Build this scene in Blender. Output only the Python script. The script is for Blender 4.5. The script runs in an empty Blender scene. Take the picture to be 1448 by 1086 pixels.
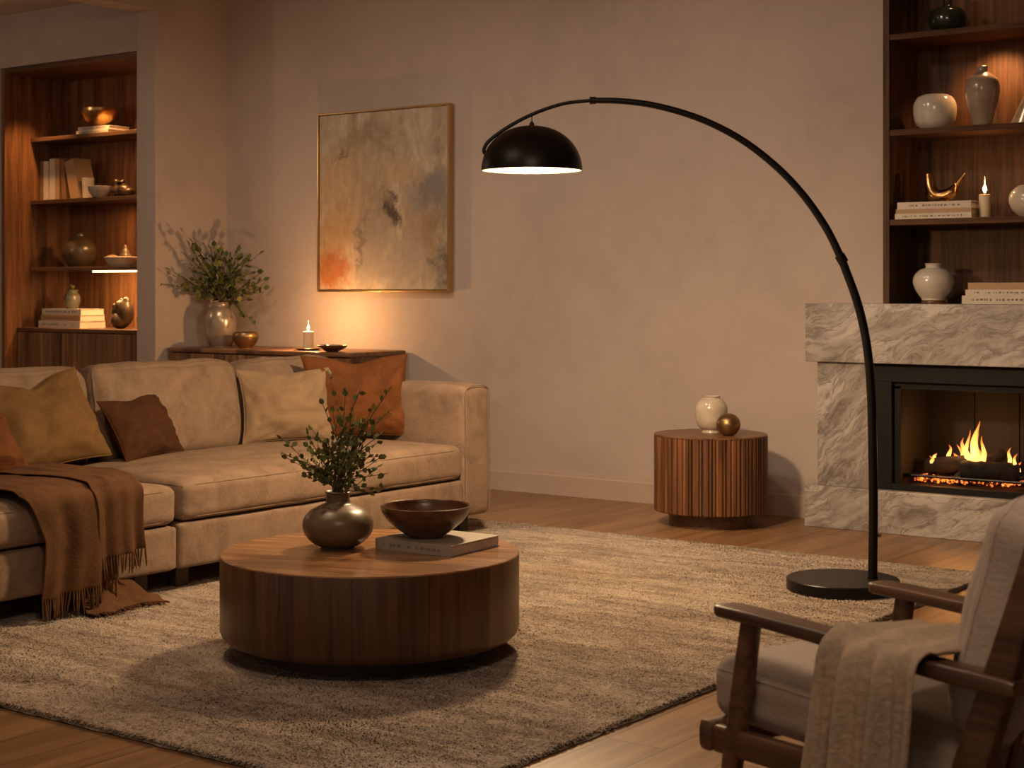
import bpy, math, random
from mathutils import Vector, Matrix, noise
random.seed(7)
S = bpy.context.scene
C = S.collection
PI = math.pi

# ---------------------------------------------------------------- camera
FPX = 2300.0; CX = 724.0; HY = 408.0; H = 1.25
YAW = 0.6348
FW = Vector((-math.sin(YAW), math.cos(YAW), 0)); RT = Vector((math.cos(YAW), math.sin(YAW), 0)); UP = Vector((0, 0, 1))
cd = bpy.data.cameras.new('camera'); cam = bpy.data.objects.new('camera', cd); C.objects.link(cam)
cam.location = (0, 0, H); cam.rotation_euler = (PI/2, 0, YAW)
cd.sensor_width = 36; cd.lens = FPX/1448*36
cd.shift_y = (HY-543)/1448
cd.clip_start = 0.05
cd.dof.use_dof = True; cd.dof.focus_distance = 6.3; cd.dof.aperture_fstop = 7.0
S.camera = cam
# ---------------------------------------------------------------- view, world
S.view_settings.view_transform = 'Standard'; S.view_settings.look = 'None'
S.view_settings.gamma = 1; S.view_settings.use_curve_mapping = False
S.view_settings.exposure = 0.0
S.cycles.use_denoising = True
S.cycles.max_bounces = 8
S.cycles.sample_clamp_indirect = 4
W = bpy.data.worlds.new('world'); S.world = W; W.use_nodes = True
W.node_tree.nodes['Background'].inputs[0].default_value = (1, .76, .57, 1)
W.node_tree.nodes['Background'].inputs[1].default_value = 0.24

def lamp(name, kind, loc, energy, col, size=.1, target=None, spot=None, blend=.6):
    l = bpy.data.lights.new(name, kind); l.energy = energy; l.color = col
    if kind == 'AREA': l.shape = 'DISK'; l.size = size
    else: l.shadow_soft_size = size
    if kind == 'SPOT': l.spot_size = spot; l.spot_blend = blend
    o = bpy.data.objects.new(name, l); C.objects.link(o); o.location = loc
    if target is not None:
        o.rotation_euler = (Vector(target)-Vector(loc)).to_track_quat('-Z', 'Y').to_euler()
    return o
WARM = (1, .66, .38)
# unseen lights at ceiling height, mostly fill added to brighten walls and armchair
lamp('unseen_ceiling_light', 'SPOT', (-4.7, 4.0, 3.24), 120, WARM, .07, (-4.45, 4.05, 0), .80, 1.0)
lamp('unseen_ceiling_light', 'SPOT', (-5.0, 6.1, 3.24), 8, WARM, .07, (-5.1, 6.2, 0), 1.1, 1.0)
lamp('unseen_ceiling_light', 'SPOT', (-2.7, 3.6, 3.24), 105, (1, .74, .54), .2, (-1.72, 2.9, .4), .85, 1.0)  # added out of view to brighten the armchair seat
for wx, we in ((-6.9, 95), (-5.2, 105), (-3.9, 95)):  # invented spots, out of view, that lift the back wall
    lamp('wall_fill_light', 'SPOT', (wx, 5.4, 3.24), we, (1, .77, .58), .15, (wx, 8.1, 1.0), 1.75, 1.0)
lamp('wall_fill_light', 'SPOT', (-6.6, 6.0, 3.24), 45, (1, .72, .50), .15, (-8.48, 7.75, 1.5), 1.2, 1.0)  # extra spot added to brighten the left return wall and corner
lamp('unseen_ceiling_light', 'AREA', (-4.4, 3.4, 3.24), 18, (1, .72, .50), 1.2, (-4.6, 5.2, 0))
lamp('unseen_ceiling_light', 'AREA', (-1.2, 1.6, 3.2), 46, (1, .74, .54), .9, (-4.2, 8.1, 0.9))  # soft frontal fill, added to brighten the back wall
lamp('unseen_ceiling_light', 'SPOT', (-.4, 1.7, 3.24), 120, (1, .76, .58), .25, (-1.45, 2.6, .4), .75, 1.0)  # second added spot, lifts the chair and its throw
lamp('header_fill_light', 'POINT', (-9.9, 5.4, 2.35), 17, (1, .74, .54), .1)  # no fixture here: added to lift the alcove header and ceiling

# ---------------------------------------------------------------- pixel -> place
def pdir(px, py): return FW + RT*((px-CX)/FPX) + UP*((HY-py)/FPX)
O = Vector((0, 0, H))
def onz(px, py, z): d = pdir(px, py); return O + d*((z-H)/d.z)
def onY(px, py, Y): d = pdir(px, py); return O + d*(Y/d.y)
def onX(px, py, X): d = pdir(px, py); return O + d*(X/d.x)
def ond(px, py, t): return O + pdir(px, py)*t

# ---------------------------------------------------------------- materials
def newmat(name):
    m = bpy.data.materials.new(name); m.use_nodes = True
    return m, m.node_tree.nodes, m.node_tree.links, m.node_tree.nodes['Principled BSDF']
def c4(c): return (c[0], c[1], c[2], 1)
def mapping(N, L, scale=(1, 1, 1), rot=(0, 0, 0), loc=(0, 0, 0), src='Object'):
    t = N.new('ShaderNodeTexCoord'); m = N.new('ShaderNodeMapping')
    m.inputs['Scale'].default_value = scale; m.inputs['Rotation'].default_value = rot; m.inputs['Location'].default_value = loc
    L.new(t.outputs[src], m.inputs[0]); return m.outputs[0]
def nz(N, L, vec, scale, detail=4, rough=.55, dist=0):
    n = N.new('ShaderNodeTexNoise'); n.inputs['Scale'].default_value = scale; n.inputs['Detail'].default_value = detail
    n.inputs['Roughness'].default_value = rough; n.inputs['Distortion'].default_value = dist
    L.new(vec, n.inputs['Vector']); return n.outputs['Fac']
def ramp(N, L, fac, stops):
    r = N.new('ShaderNodeValToRGB'); e = r.color_ramp.elements
    e[0].position = stops[0][0]; e[0].color = c4(stops[0][1]); e[1].position = stops[-1][0]; e[1].color = c4(stops[-1][1])
    for p, c in stops[1:-1]: x = e.new(p); x.color = c4(c)
    L.new(fac, r.inputs[0]); return r.outputs[0]
def mix(N, L, fac, a, b, mode='MIX'):
    m = N.new('ShaderNodeMix'); m.data_type = 'RGBA'; m.blend_type = mode
    for i, v in ((0, fac), (6, a), (7, b)):
        if hasattr(v, 'is_linked'): L.new(v, m.inputs[i])
        else: m.inputs[i].default_value = v if i == 0 else c4(v)
    return m.outputs[2]
def mth(N, L, op, a, b=None, clamp=False):
    m = N.new('ShaderNodeMath'); m.operation = op; m.use_clamp = clamp
    for i, v in ((0, a), (1, b)):
        if v is None: continue
        if hasattr(v, 'is_linked'): L.new(v, m.inputs[i])
        else: m.inputs[i].default_value = v
    return m.outputs[0]
def bump(N, L, B, h, strength, dist=.01):
    b = N.new('ShaderNodeBump'); b.inputs['Strength'].default_value = strength; b.inputs['Distance'].default_value = dist
    L.new(h, b.inputs['Height']); L.new(b.outputs[0], B.inputs['Normal']); return b

def plain(name, col, rough=.5, metal=0, var=.12, vs=12, bs=.0, spec=.5):
    m, N, L, B = newmat(name)
    v = mapping(N, L); n = nz(N, L, v, vs, 5)
    L.new(ramp(N, L, n, [(.3, [x*(1-var) for x in col]), (.7, [min(1, x*(1+var)) for x in col])]), B.inputs['Base Color'])
    B.inputs['Roughness'].default_value = rough; B.inputs['Metallic'].default_value = metal
    B.inputs['Specular IOR Level'].default_value = spec
    if bs: bump(N, L, B, nz(N, L, v, vs*4, 4), bs, .003)
    return m
def plaster(name, c):
    m, N, L, B = newmat(name)
    v = mapping(N, L)
    a = nz(N, L, v, 1.3, 6, .6, .6); b = nz(N, L, v, 7, 5, .6)
    f = mth(N, L, 'ADD', mth(N, L, 'MULTIPLY', a, .7), mth(N, L, 'MULTIPLY', b, .3))
    L.new(ramp(N, L, f, [(.36, [x*.91 for x in c]), (.5, c), (.66, [x*1.07 for x in c])]), B.inputs['Base Color'])
    B.inputs['Roughness'].default_value = .85
    bump(N, L, B, mth(N, L, 'ADD', nz(N, L, v, 9, 5), mth(N, L, 'MULTIPLY', nz(N, L, v, 60, 3), .3)), .22, .01)
    return m
def wood(name, c1, c2, axis='z', rough=.42, sc=1.0, staves=0, planks=0, pax='x'):
    m, N, L, B = newmat(name)
    s = {'x': (1.2, 22, 22), 'y': (22, 1.2, 22), 'z': (22, 22, 1.2)}[axis]
    v = mapping(N, L, tuple(k*sc for k in s))
    vec = v
    extra = None
    if staves or planks:
        t = N.new('ShaderNodeTexCoord'); sp = N.new('ShaderNodeSeparateXYZ'); L.new(t.outputs['Object'], sp.inputs[0])
        if staves: q = mth(N, L, 'MULTIPLY', mth(N, L, 'ARCTAN2', sp.outputs[1], sp.outputs[0]), staves/(2*PI))
        else: q = mth(N, L, 'MULTIPLY', sp.outputs['XYZ'.index(pax.upper())], planks)
        fl = mth(N, L, 'FLOOR', q); fr = mth(N, L, 'FRACT', q)
        wn = N.new('ShaderNodeTexWhiteNoise'); wn.noise_dimensions = '1D'; L.new(fl, wn.inputs['W'])
        cb = N.new('ShaderNodeCombineXYZ'); L.new(mth(N, L, 'MULTIPLY', wn.outputs[0], 40), cb.inputs[0]); L.new(mth(N, L, 'MULTIPLY', wn.outputs[0], 23), cb.inputs[2])
        va = N.new('ShaderNodeVectorMath'); va.operation = 'ADD'; L.new(v, va.inputs[0]); L.new(cb.outputs[0], va.inputs[1]); vec = va.outputs[0]
        extra = (wn.outputs[0], fr)
    n = nz(N, L, vec, 1.0, 8, .62, .35)
    n2 = nz(N, L, vec, 3.2, 4, .6)
    f = mth(N, L, 'ADD', mth(N, L, 'MULTIPLY', n, .72), mth(N, L, 'MULTIPLY', n2, .28))
    mid = [(a+b)/2 for a, b in zip(c1, c2)]
    col = ramp(N, L, f, [(.38, c1), (.5, mid), (.62, c2)])
    if extra:
        br = mth(N, L, 'ADD', mth(N, L, 'MULTIPLY', extra[0], .75), .60)
        g = N.new('ShaderNodeCombineColor')
        for i in range(3): L.new(br, g.inputs[i])
        col = mix(N, L, 1.0, col, g.outputs[0], 'MULTIPLY')
        seam = mth(N, L, 'LESS_THAN', extra[1], .012)
        col = mix(N, L, seam, col, [x*.3 for x in c1])
    L.new(col, B.inputs['Base Color'])
    B.inputs['Roughness'].default_value = rough
    bump(N, L, B, n2, .12, .002)
    return m
def fabric(name, c, var=.14, weave=420, nap=5, rough=.95, sheen=.25, bstr=.35):
    m, N, L, B = newmat(name)
    v = mapping(N, L)
    a = nz(N, L, v, nap, 6, .65, .5); b = nz(N, L, v, weave*.3, 2, .5)
    f = mth(N, L, 'ADD', mth(N, L, 'MULTIPLY', a, .75), mth(N, L, 'MULTIPLY', b, .25))
    L.new(ramp(N, L, f, [(.32, [x*(1-var*1.3) for x in c]), (.5, c), (.68, [x*(1+var) for x in c])]), B.inputs['Base Color'])
    B.inputs['Roughness'].default_value = rough
    B.inputs['Sheen Weight'].default_value = sheen; B.inputs['Sheen Roughness'].default_value = .45
    B.inputs['Sheen Tint'].default_value = c4([min(1, x*1.8) for x in c])
    B.inputs['Specular IOR Level'].default_value = .2
    bump(N, L, B, mth(N, L, 'ADD', b, mth(N, L, 'MULTIPLY', nz(N, L, v, 18, 5, .6, 1.0), 1.6)), bstr, .004)
    return m
def emis(name, col, strength):
    m, N, L, B = newmat(name)
    B.inputs['Base Color'].default_value = c4(col); B.inputs['Emission Color'].default_value = c4(col)
    B.inputs['Emission Strength'].default_value = strength
    return m
def marble(name, rot):
    m, N, L, B = newmat(name)
    v = mapping(N, L, (1, 1, 1), rot)
    d = N.new('ShaderNodeTexNoise'); d.inputs['Scale'].default_value = 2.2; d.inputs['Detail'].default_value = 7; L.new(v, d.inputs['Vector'])
    va = N.new('ShaderNodeVectorMath'); va.operation = 'MULTIPLY_ADD'; L.new(d.outputs['Color'], va.inputs[0]); va.inputs[1].default_value = (.32, .32, .32); L.new(v, va.inputs[2])
    m2 = N.new('ShaderNodeMapping'); m2.inputs['Scale'].default_value = (1.0, 1.0, 3.6); L.new(va.outputs[0], m2.inputs[0])
    n = nz(N, L, m2.outputs[0], 1.5, 8, .60, .3)
    n2 = nz(N, L, m2.outputs[0], 5.5, 9, .68, .6)
    n3 = nz(N, L, m2.outputs[0], 2.6, 6, .62, 1.2)
    col = ramp(N, L, n, [(.40, (.20, .165, .14)), (.47, (.33, .285, .25)), (.52, (.43, .38, .34)), (.60, (.52, .465, .425))])
    col = mix(N, L, .45, col, ramp(N, L, n2, [(.38, (.13, .10, .088)), (.47, (.33, .28, .25)), (.53, (.44, .39, .35)), (.64, (.56, .50, .46))]))
    def vein(src, w): return mth(N, L, 'SUBTRACT', 1.0, mth(N, L, 'MULTIPLY', mth(N, L, 'ABSOLUTE', mth(N, L, 'SUBTRACT', src, .5)), 1/w), True)
    col = mix(N, L, mth(N, L, 'MULTIPLY', vein(n3, .022), .75), col, (.12, .095, .082))
    col = mix(N, L, mth(N, L, 'MULTIPLY', vein(n, .030), .6), col, (.15, .12, .105))
    L.new(col, B.inputs['Base Color']); B.inputs['Roughness'].default_value = .40
    return m

M = {}
M['wall'] = plaster('wall_plaster', (.45, .365, .31))
M['ceil'] = plaster('ceiling_plaster', (.46, .375, .30))
M['trim'] = plain('painted_trim', (.45, .34, .27), .5, var=.03)
M['walnut'] = wood('walnut', (.042, .018, .008), (.17, .078, .034), 'z', .45)
M['walnut_lit'] = wood('walnut_lit', (.075, .030, .011), (.25, .108, .042), 'z', .42)  # walnut copy with the alcove's lamp glow put into a lighter colour
M['walnut_dark'] = wood('walnut_dark', (.032, .014, .006), (.115, .052, .021), 'z', .62)
M['walnut_dark'].node_tree.nodes['Principled BSDF'].inputs['Specular IOR Level'].default_value = .25
M['walnut_shelf2'] = wood('walnut_shelf_dark', (.040, .017, .007), (.125, .056, .023), 'x', .65)
M['walnut_shelf2'].node_tree.nodes['Principled BSDF'].inputs['Specular IOR Level'].default_value = .2
M['walnut_x'] = wood('walnut_along_x', (.05, .022, .010), (.16, .075, .034), 'x', .42)
M['walnut_shelf'] = wood('walnut_shelf', (.06, .027, .012), (.17, .082, .036), 'x', .4)
M['walnut_side'] = wood('walnut_sideboard', (.09, .040, .018), (.26, .12, .054), 'x', .4, planks=6, pax='x')
M['walnut_door'] = wood('walnut_door', (.10, .048, .022), (.30, .155, .075), 'z', .45, planks=9, pax='x')
M['stave'] = wood('table_staves', (.070, .030, .012), (.18, .082, .034), 'z', .36, staves=13)
M['table_top'] = wood('table_top_wood', (.14, .062, .026), (.36, .185, .083), 'x', .24)
M['plinth'] = plain('dark_plinth', (.052, .027, .015), .5)
M['slat'] = wood('slat_wood', (.085, .032, .012), (.24, .10, .040), 'z', .42, staves=50)
M['side_top'] = wood('side_table_top', (.09, .036, .014), (.22, .095, .04), 'x', .35)
M['chairwood'] = wood('chair_wood', (.040, .018, .009), (.13, .062, .030), 'x', .38)
M['sofa'] = fabric('sofa_fabric', (.255, .172, .118), .26, nap=8, sheen=.1)
M['piping'] = fabric('sofa_piping', (.235, .158, .108), .08, sheen=.1)
M['chairfab'] = fabric('armchair_fabric', (.36, .285, .225), .10, nap=8, sheen=.1)
M['gold'] = fabric('golden_olive_velvet', (.175, .094, .034), .25, rough=.85, sheen=.15)
M['rust'] = fabric('rust_velvet', (.14, .048, .014), .3, rough=.85, sheen=.15)
M['brown'] = fabric('brown_linen', (.070, .027, .011), .2, sheen=.1)
M['beige'] = fabric('beige_linen', (.29, .195, .118), .12, sheen=.1)
M['throw'] = fabric('brown_wool', (.10, .045, .019), .28, rough=.95, sheen=.2)
M['throw2'] = fabric('taupe_knit', (.29, .215, .145), .22, weave=250, bstr=.6)
M['black'] = plain('black_metal', (.014, .012, .010), .38, .6, var=.1)
M['blackm'] = plain('matt_black_steel', (.008, .007, .006), .6, .1, var=.1, spec=.25)
M['firebox'] = plain('sooty_firebox', (.009, .006, .004), .75, var=.3, vs=4, bs=.2)
M['bronze2'] = plain('brown_bronze', (.085, .055, .03), .34, .5, var=.3, vs=14)
M['brown_c2'] = plain('dark_brown_glaze', (.07, .045, .024), .28, var=.3, vs=8)
M['jug'] = plain('greenish_glaze', (.12, .11, .07), .3, var=.25, vs=14)
M['brass'] = plain('aged_brass', (.62, .37, .14), .28, 1, var=.18, vs=20)
M['brass_s'] = plain('tarnished_brass', (.36, .20, .075), .26, 1, var=.35, vs=26)
M['brass_d'] = plain('dark_bronze', (.28, .165, .075), .36, .9, var=.25, vs=14)
M['frame'] = plain('gilt_frame', (.55, .36, .16), .3, 1, var=.06)
M['cream'] = plain('cream_glaze', (.52, .43, .33), .22, var=.12, vs=14, bs=.05)
M['white_c'] = plain('off_white_glaze', (.52, .46, .38), .16, var=.1, vs=10, bs=.05)
M['taupe_c'] = plain('taupe_glaze', (.30, .225, .165), .22, var=.16, vs=14)
M['grey_c'] = plain('grey_stone', (.33, .29, .25), .4, var=.2, vs=16)
M['dark_c'] = plain('black_glaze', (.018, .020, .014), .16, var=.2)
M['brown_c'] = plain('brown_glaze', (.125, .083, .043), .36, var=.35, vs=9, bs=.08)
M['silver_c'] = plain('silvery_glaze', (.38, .30, .22), .24, .45, var=.2, vs=16, bs=.1)
M['bowlwood'] = wood('bowl_wood', (.05, .021, .009), (.14, .06, .024), 'x', .3)
M['paper'] = plain('page_edges', (.55, .45, .34), .8, var=.08, vs=60)
M['cover_w'] = plain('white_cover', (.55, .47, .38), .6, var=.08)
M['cover_t'] = plain('tan_cover', (.38, .23, .12), .6, var=.1)
M['cover_b'] = plain('brown_cover', (.22, .115, .05), .6, var=.12)
M['cover_g'] = plain('greige_cover', (.33, .27, .215), .6, var=.06)
M['ink'] = plain('printed_ink', (.19, .145, .11), .7)
M['wax'] = plain('candle_wax', (.75, .62, .45), .5, var=.04)
M['wax'].node_tree.nodes['Principled BSDF'].inputs['Subsurface Weight'].default_value = .5
M['wax'].node_tree.nodes['Principled BSDF'].inputs['Subsurface Radius'].default_value = (.03, .015, .006)
M['wick'] = plain('wick', (.02, .015, .01), .9)
M['flame'] = emis('candle_flame', (1, .58, .22), 22)
M['bulb'] = emis('bulb_glass', (1, .72, .42), 26)
M['strip'] = emis('led_strip', (1, .55, .22), 9)
M['shade_in'] = plain('shade_lining', (.075, .046, .019), .6, var=.02)
M['leaf'] = plain('leaf_green', (.085, .105, .026), .65, var=.4, vs=9, spec=.2)
M['leaf2'] = plain('olive_leaf', (.15, .155, .045), .65, var=.4, vs=9, spec=.2)
M['twig'] = plain('twig_bark', (.06, .04, .02), .8)
M['marble'] = marble('veined_marble', (0, .42, 0))
M['marble_col'] = marble('veined_marble_jamb', (0, .85, .3))
M['bark'] = plain('charred_log', (.014, .008, .005), .95, var=.75, vs=30, bs=1.0)

# floor boards running towards the back wall
m, N, L, B = newmat('oak_floor')
v = mapping(N, L, (1, 1, 1), (0, 0, PI/2))
bt = N.new('ShaderNodeTexBrick'); bt.offset = .37; bt.inputs['Scale'].default_value = 1
bt.inputs['Brick Width'].default_value = 1.9; bt.inputs['Row Height'].default_value = .19; bt.inputs['Mortar Size'].default_value = .0022; bt.inputs['Mortar Smooth'].default_value = .1
bt.inputs['Color1'].default_value = (.30, .30, .30, 1); bt.inputs['Color2'].default_value = (.62, .62, .62, 1); bt.inputs['Mortar'].default_value = (0, 0, 0, 1)
L.new(v, bt.inputs['Vector'])
v2 = mapping(N, L, (16, 1.1, 1))
va = N.new('ShaderNodeVectorMath'); va.operation = 'MULTIPLY_ADD'; L.new(bt.outputs['Color'], va.inputs[0]); va.inputs[1].default_value = (30, 30, 0); L.new(v2, va.inputs[2])
n = nz(N, L, va.outputs[0], 1.0, 8, .6, .7)
f = mth(N, L, 'ADD', mth(N, L, 'MULTIPLY', n, .8), mth(N, L, 'MULTIPLY', bt.outputs['Color'], .22))
col = ramp(N, L, f, [(.32, (.13, .062, .025)), (.5, (.24, .125, .054)), (.72, (.36, .20, .092))])
col = mix(N, L, bt.outputs['Fac'], col, (.04, .02, .01))
L.new(col, B.inputs['Base Color']); B.inputs['Roughness'].default_value = .38
bump(N, L, B, mth(N, L, 'SUBTRACT', mth(N, L, 'MULTIPLY', n, .25), bt.outputs['Fac']), .25, .003)
M['floor'] = m

# wool rug, mottled in bands along its length
m, N, L, B = newmat('wool_rug')
v = mapping(N, L, (.9, 3.4, 1)); v3 = mapping(N, L)
a = nz(N, L, v, 1.7, 9, .68, 1.2); b = nz(N, L, mapping(N, L, (1, 2.6, 1)), 26, 5, .7, .5); s = nz(N, L, v3, 170, 3, .7)
g = nz(N, L, mapping(N, L, (.7, 1.3, 1), (0, 0, 0), (5, 3, 0)), 1.1, 4, .6)
f = mth(N, L, 'ADD', mth(N, L, 'MULTIPLY', a, .55), mth(N, L, 'ADD', mth(N, L, 'MULTIPLY', b, .28), mth(N, L, 'MULTIPLY', s, .17)))
c1 = ramp(N, L, f, [(.38, (.20, .137, .09)), (.47, (.37, .27, .19)), (.54, (.52, .40, .295)), (.64, (.66, .53, .41))])
c2 = ramp(N, L, f, [(.38, (.16, .12, .09)), (.47, (.30, .235, .18)), (.54, (.45, .36, .285)), (.64, (.58, .475, .385))])
L.new(mix(N, L, mth(N, L, 'MULTIPLY', mth(N, L, 'SUBTRACT', g, .42), 4, True), c1, c2), B.inputs['Base Color'])
B.inputs['Roughness'].default_value = 1; B.inputs['Specular IOR Level'].default_value = .1
B.inputs['Sheen Weight'].default_value = .2
bump(N, L, B, mth(N, L, 'ADD', mth(N, L, 'MULTIPLY', b, 1.6), s), .8, .010)
M['rug'] = m

# abstract painting
m, N, L, B = newmat('abstract_painting')
tc = N.new('ShaderNodeTexCoord')
n0 = N.new('ShaderNodeTexNoise'); n0.inputs['Scale'].default_value = 4.0; n0.inputs['Detail'].default_value = 10; n0.inputs['Roughness'].default_value = .72
L.new(tc.outputs['Generated'], n0.inputs['Vector'])
wv = N.new('ShaderNodeVectorMath'); wv.operation = 'MULTIPLY_ADD'; L.new(n0.outputs['Color'], wv.inputs[0]); wv.inputs[1].default_value = (.50, 0, .70)
sub = N.new('ShaderNodeVectorMath'); sub.operation = 'SUBTRACT'; L.new(tc.outputs['Generated'], sub.inputs[0]); sub.inputs[1].default_value = (.25, 0, .35)
L.new(sub.outputs[0], wv.inputs[2]); P = wv.outputs[0]
def blob(cx, cz, rx, rz, soft=.62):
    mm = N.new('ShaderNodeMapping'); mm.vector_type = 'POINT'
    mm.inputs['Location'].default_value = (-cx/rx, 0, -cz/rz); mm.inputs['Scale'].default_value = (1/rx, 0, 1/rz); L.new(P, mm.inputs[0])
    ln = N.new('ShaderNodeVectorMath'); ln.operation = 'LENGTH'; L.new(mm.outputs[0], ln.inputs[0])
    return mth(N, L, 'MULTIPLY', mth(N, L, 'SUBTRACT', 1.0, ln.outputs['Value']), 1/soft, True)
bn = nz(N, L, mapping(N, L, (5, 5, 2.4)), 1.0, 8, .65, 1.0)
col = ramp(N, L, bn, [(.3, (.22, .17, .11)), (.45, (.34, .27, .185)), (.58, (.43, .35, .25)), (.72, (.50, .42, .31))])
for args, c, k in (((.15, .62, .3, .25), (.42, .29, .16), .8), ((.12, .34, .28, .16), (.36, .21, .085), .7), ((.3, .82, .2, .12), (.22, .16, .09), .6), ((.1, .12, .26, .17), (.30, .10, .022), .95),
                   ((.86, .55, .24, .16), (.19, .165, .15), .95), ((.40, .22, .16, .28), (.28, .225, .18), .8), ((.72, .35, .13, .16), (.27, .19, .12), .7), ((.66, .14, .34, .2), (.30, .245, .195), .9), ((.86, .35, .1, .17), (.25, .155, .08), .85),
                   ((.56, .42, .065, .13, .6), (.055, .04, .032), .95), ((.31, .27, .035, .12), (.15, .11, .085), .7), ((.97, .15, .09, .19, .7), (.085, .07, .06), .9), ((.18, .76, .07, .03), (.12, .085, .05), .7), ((.66, .66, .22, .12), (.42, .30, .18), .8)):
    col = mix(N, L, mth(N, L, 'MULTIPLY', blob(*args), k), col, c)
fine = nz(N, L, mapping(N, L, (26, 26, 12)), 1.0, 6, .7)
col = mix(N, L, .5, col, ramp(N, L, fine, [(.3, (.4, .4, .4)), (.6, (.62, .62, .62))]), 'OVERLAY')
L.new(col, B.inputs['Base Color']); B.inputs['Roughness'].default_value = .7
bump(N, L, B, fine, .3, .003)
M['paint'] = m

# fire
m, N, L, B = newmat('fire_flame')
N.remove(B)
tc = N.new('ShaderNodeTexCoord'); sp = N.new('ShaderNodeSeparateXYZ'); L.new(tc.outputs['Generated'], sp.inputs[0])
fn = nz(N, L, mapping(N, L, (14, 14, 5)), 1.0, 4, .6, 1.5)
h = mth(N, L, 'ADD', sp.outputs[2], mth(N, L, 'MULTIPLY', mth(N, L, 'SUBTRACT', fn, .5), .7))
em = N.new('ShaderNodeEmission'); L.new(ramp(N, L, h, [(0, (1, .50, .16)), (.45, (1, .36, .07)), (1, (1, .16, .015))]), em.inputs[0])
em.inputs[1].default_value = 4.5
tr = N.new('ShaderNodeBsdfTransparent'); ms = N.new('ShaderNodeMixShader')
L.new(mth(N, L, 'MULTIPLY', h, .95, True), ms.inputs[0]); L.new(em.outputs[0], ms.inputs[1]); L.new(tr.outputs[0], ms.inputs[2])
L.new(ms.outputs[0], N['Material Output'].inputs[0])
M['fire'] = m
m, N, L, B = newmat('glowing_embers')
e = nz(N, L, mapping(N, L), 55, 4, .6)
L.new(ramp(N, L, e, [(.45, (0, 0, 0)), (.6, (1, .16, .02)), (.75, (1, .45, .12))]), B.inputs['Emission Color']); B.inputs['Emission Strength'].default_value = 3.5
B.inputs['Base Color'].default_value = (.03, .02, .015, 1)
M['ember'] = m

# ---------------------------------------------------------------- mesh builder
class MB:
    def __init__(s): s.v = []; s.f = []
    def add(s, vs, fs):
        k = len(s.v); s.v += [tuple(p) for p in vs]; s.f += [tuple(i+k for i in f) for f in fs]; return s
    def box(s, x0, x1, y0, y1, z0, z1, mat=None):
        vs = [Vector(p) for p in ((x0, y0, z0), (x1, y0, z0), (x1, y1, z0), (x0, y1, z0), (x0, y0, z1), (x1, y0, z1), (x1, y1, z1), (x0, y1, z1))]
        if mat: vs = [mat @ p for p in vs]
        return s.add(vs, [(3, 2, 1, 0), (4, 5, 6, 7), (0, 1, 5, 4), (1, 2, 6, 5), (2, 3, 7, 6), (3, 0, 4, 7)])
    def lathe(s, prof, n=48, c=(0, 0, 0), sx=1, sy=1):
        vs = []; fs = []
        for r, z in prof:
            for i in range(n):
                a = 2*PI*i/n; vs.append((c[0]+max(r, 1e-4)*math.cos(a)*sx, c[1]+max(r, 1e-4)*math.sin(a)*sy, c[2]+z))
        for j in range(len(prof)-1):
            for i in range(n):
                k = (i+1) % n; fs.append((j*n+i, j*n+k, (j+1)*n+k, (j+1)*n+i))
        fs.append(tuple(reversed(range(n)))); m0 = (len(prof)-1)*n; fs.append(tuple(range(m0, m0+n)))
        return s.add(vs, fs)
    def sweep(s, pts, secs, cap=True, up=Vector((0, 0, 1))):
        # secs: list of cross sections (list of (u,v)), u sideways, v upwards
        pts = [Vector(p) for p in pts]; n = len(secs[0]); vs = []
        for i, p in enumerate(pts):
            t = (pts[min(i+1, len(pts)-1)]-pts[max(i-1, 0)]).normalized()
            u0 = up if abs(t.dot(up)) < .97 else Vector((1, 0, 0))
            if i == 0: side = t.cross(u0).normalized()
            else: side = (side - t*side.dot(t)).normalized()
            w = side.cross(t)
            for a, b in secs[i]: vs.append(p+side*a+w*b)
        fs = []
        for j in range(len(pts)-1):
            for i in range(n):
                k = (i+1) % n; fs.append((j*n+i, j*n+k, (j+1)*n+k, (j+1)*n+i))
        if cap: fs.append(tuple(reversed(range(n)))); m0 = (len(pts)-1)*n; fs.append(tuple(range(m0, m0+n)))
        return s.add(vs, fs)
    def tube(s, pts, r, n=12):
        rs = r if isinstance(r, (list, tuple)) else [r]*len(pts)
        return s.sweep(pts, [[(q*math.cos(2*PI*i/n), q*math.sin(2*PI*i/n)) for i in range(n)] for q in rs])
    def grid(s, fn, nu, nv, close=False):
        vs = [fn(i/nu, j/nv) for j in range(nv+1) for i in range(nu+1)]
        fs = [(j*(nu+1)+i, j*(nu+1)+i+1, (j+1)*(nu+1)+i+1, (j+1)*(nu+1)+i) for j in range(nv) for i in range(nu)]
        return s.add(vs, fs)
    def obj(s, name, mat, parent=None, loc=(0, 0, 0), rot=(0, 0, 0), smooth=True, bevel=0, seg=3, weld=0, angle=35):
        me = bpy.data.meshes.new(name); me.from_pydata(s.v, [], s.f); me.update()
        me.materials.append(mat)
        o = bpy.data.objects.new(name, me); C.objects.link(o); o.parent = parent; o.location = loc; o.rotation_euler = rot
        if smooth:
            me.polygons.foreach_set('use_smooth', [True]*len(me.polygons))
            try: me.set_sharp_from_angle(angle=math.radians(angle))
            except Exception: pass
        if weld: w = o.modifiers.new('weld', 'WELD'); w.merge_threshold = weld
        if bevel:
            b = o.modifiers.new('bevel', 'BEVEL'); b.width = bevel; b.segments = seg; b.limit_method = 'ANGLE'; b.angle_limit = .6
            b.harden_normals = False
        return o
def tag(o, label=None, cat=None, group=None, kind=None):
    if label: o['label'] = label
    if cat: o['category'] = cat
    if group: o['group'] = group
    if kind: o['kind'] = kind
    return o
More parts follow.
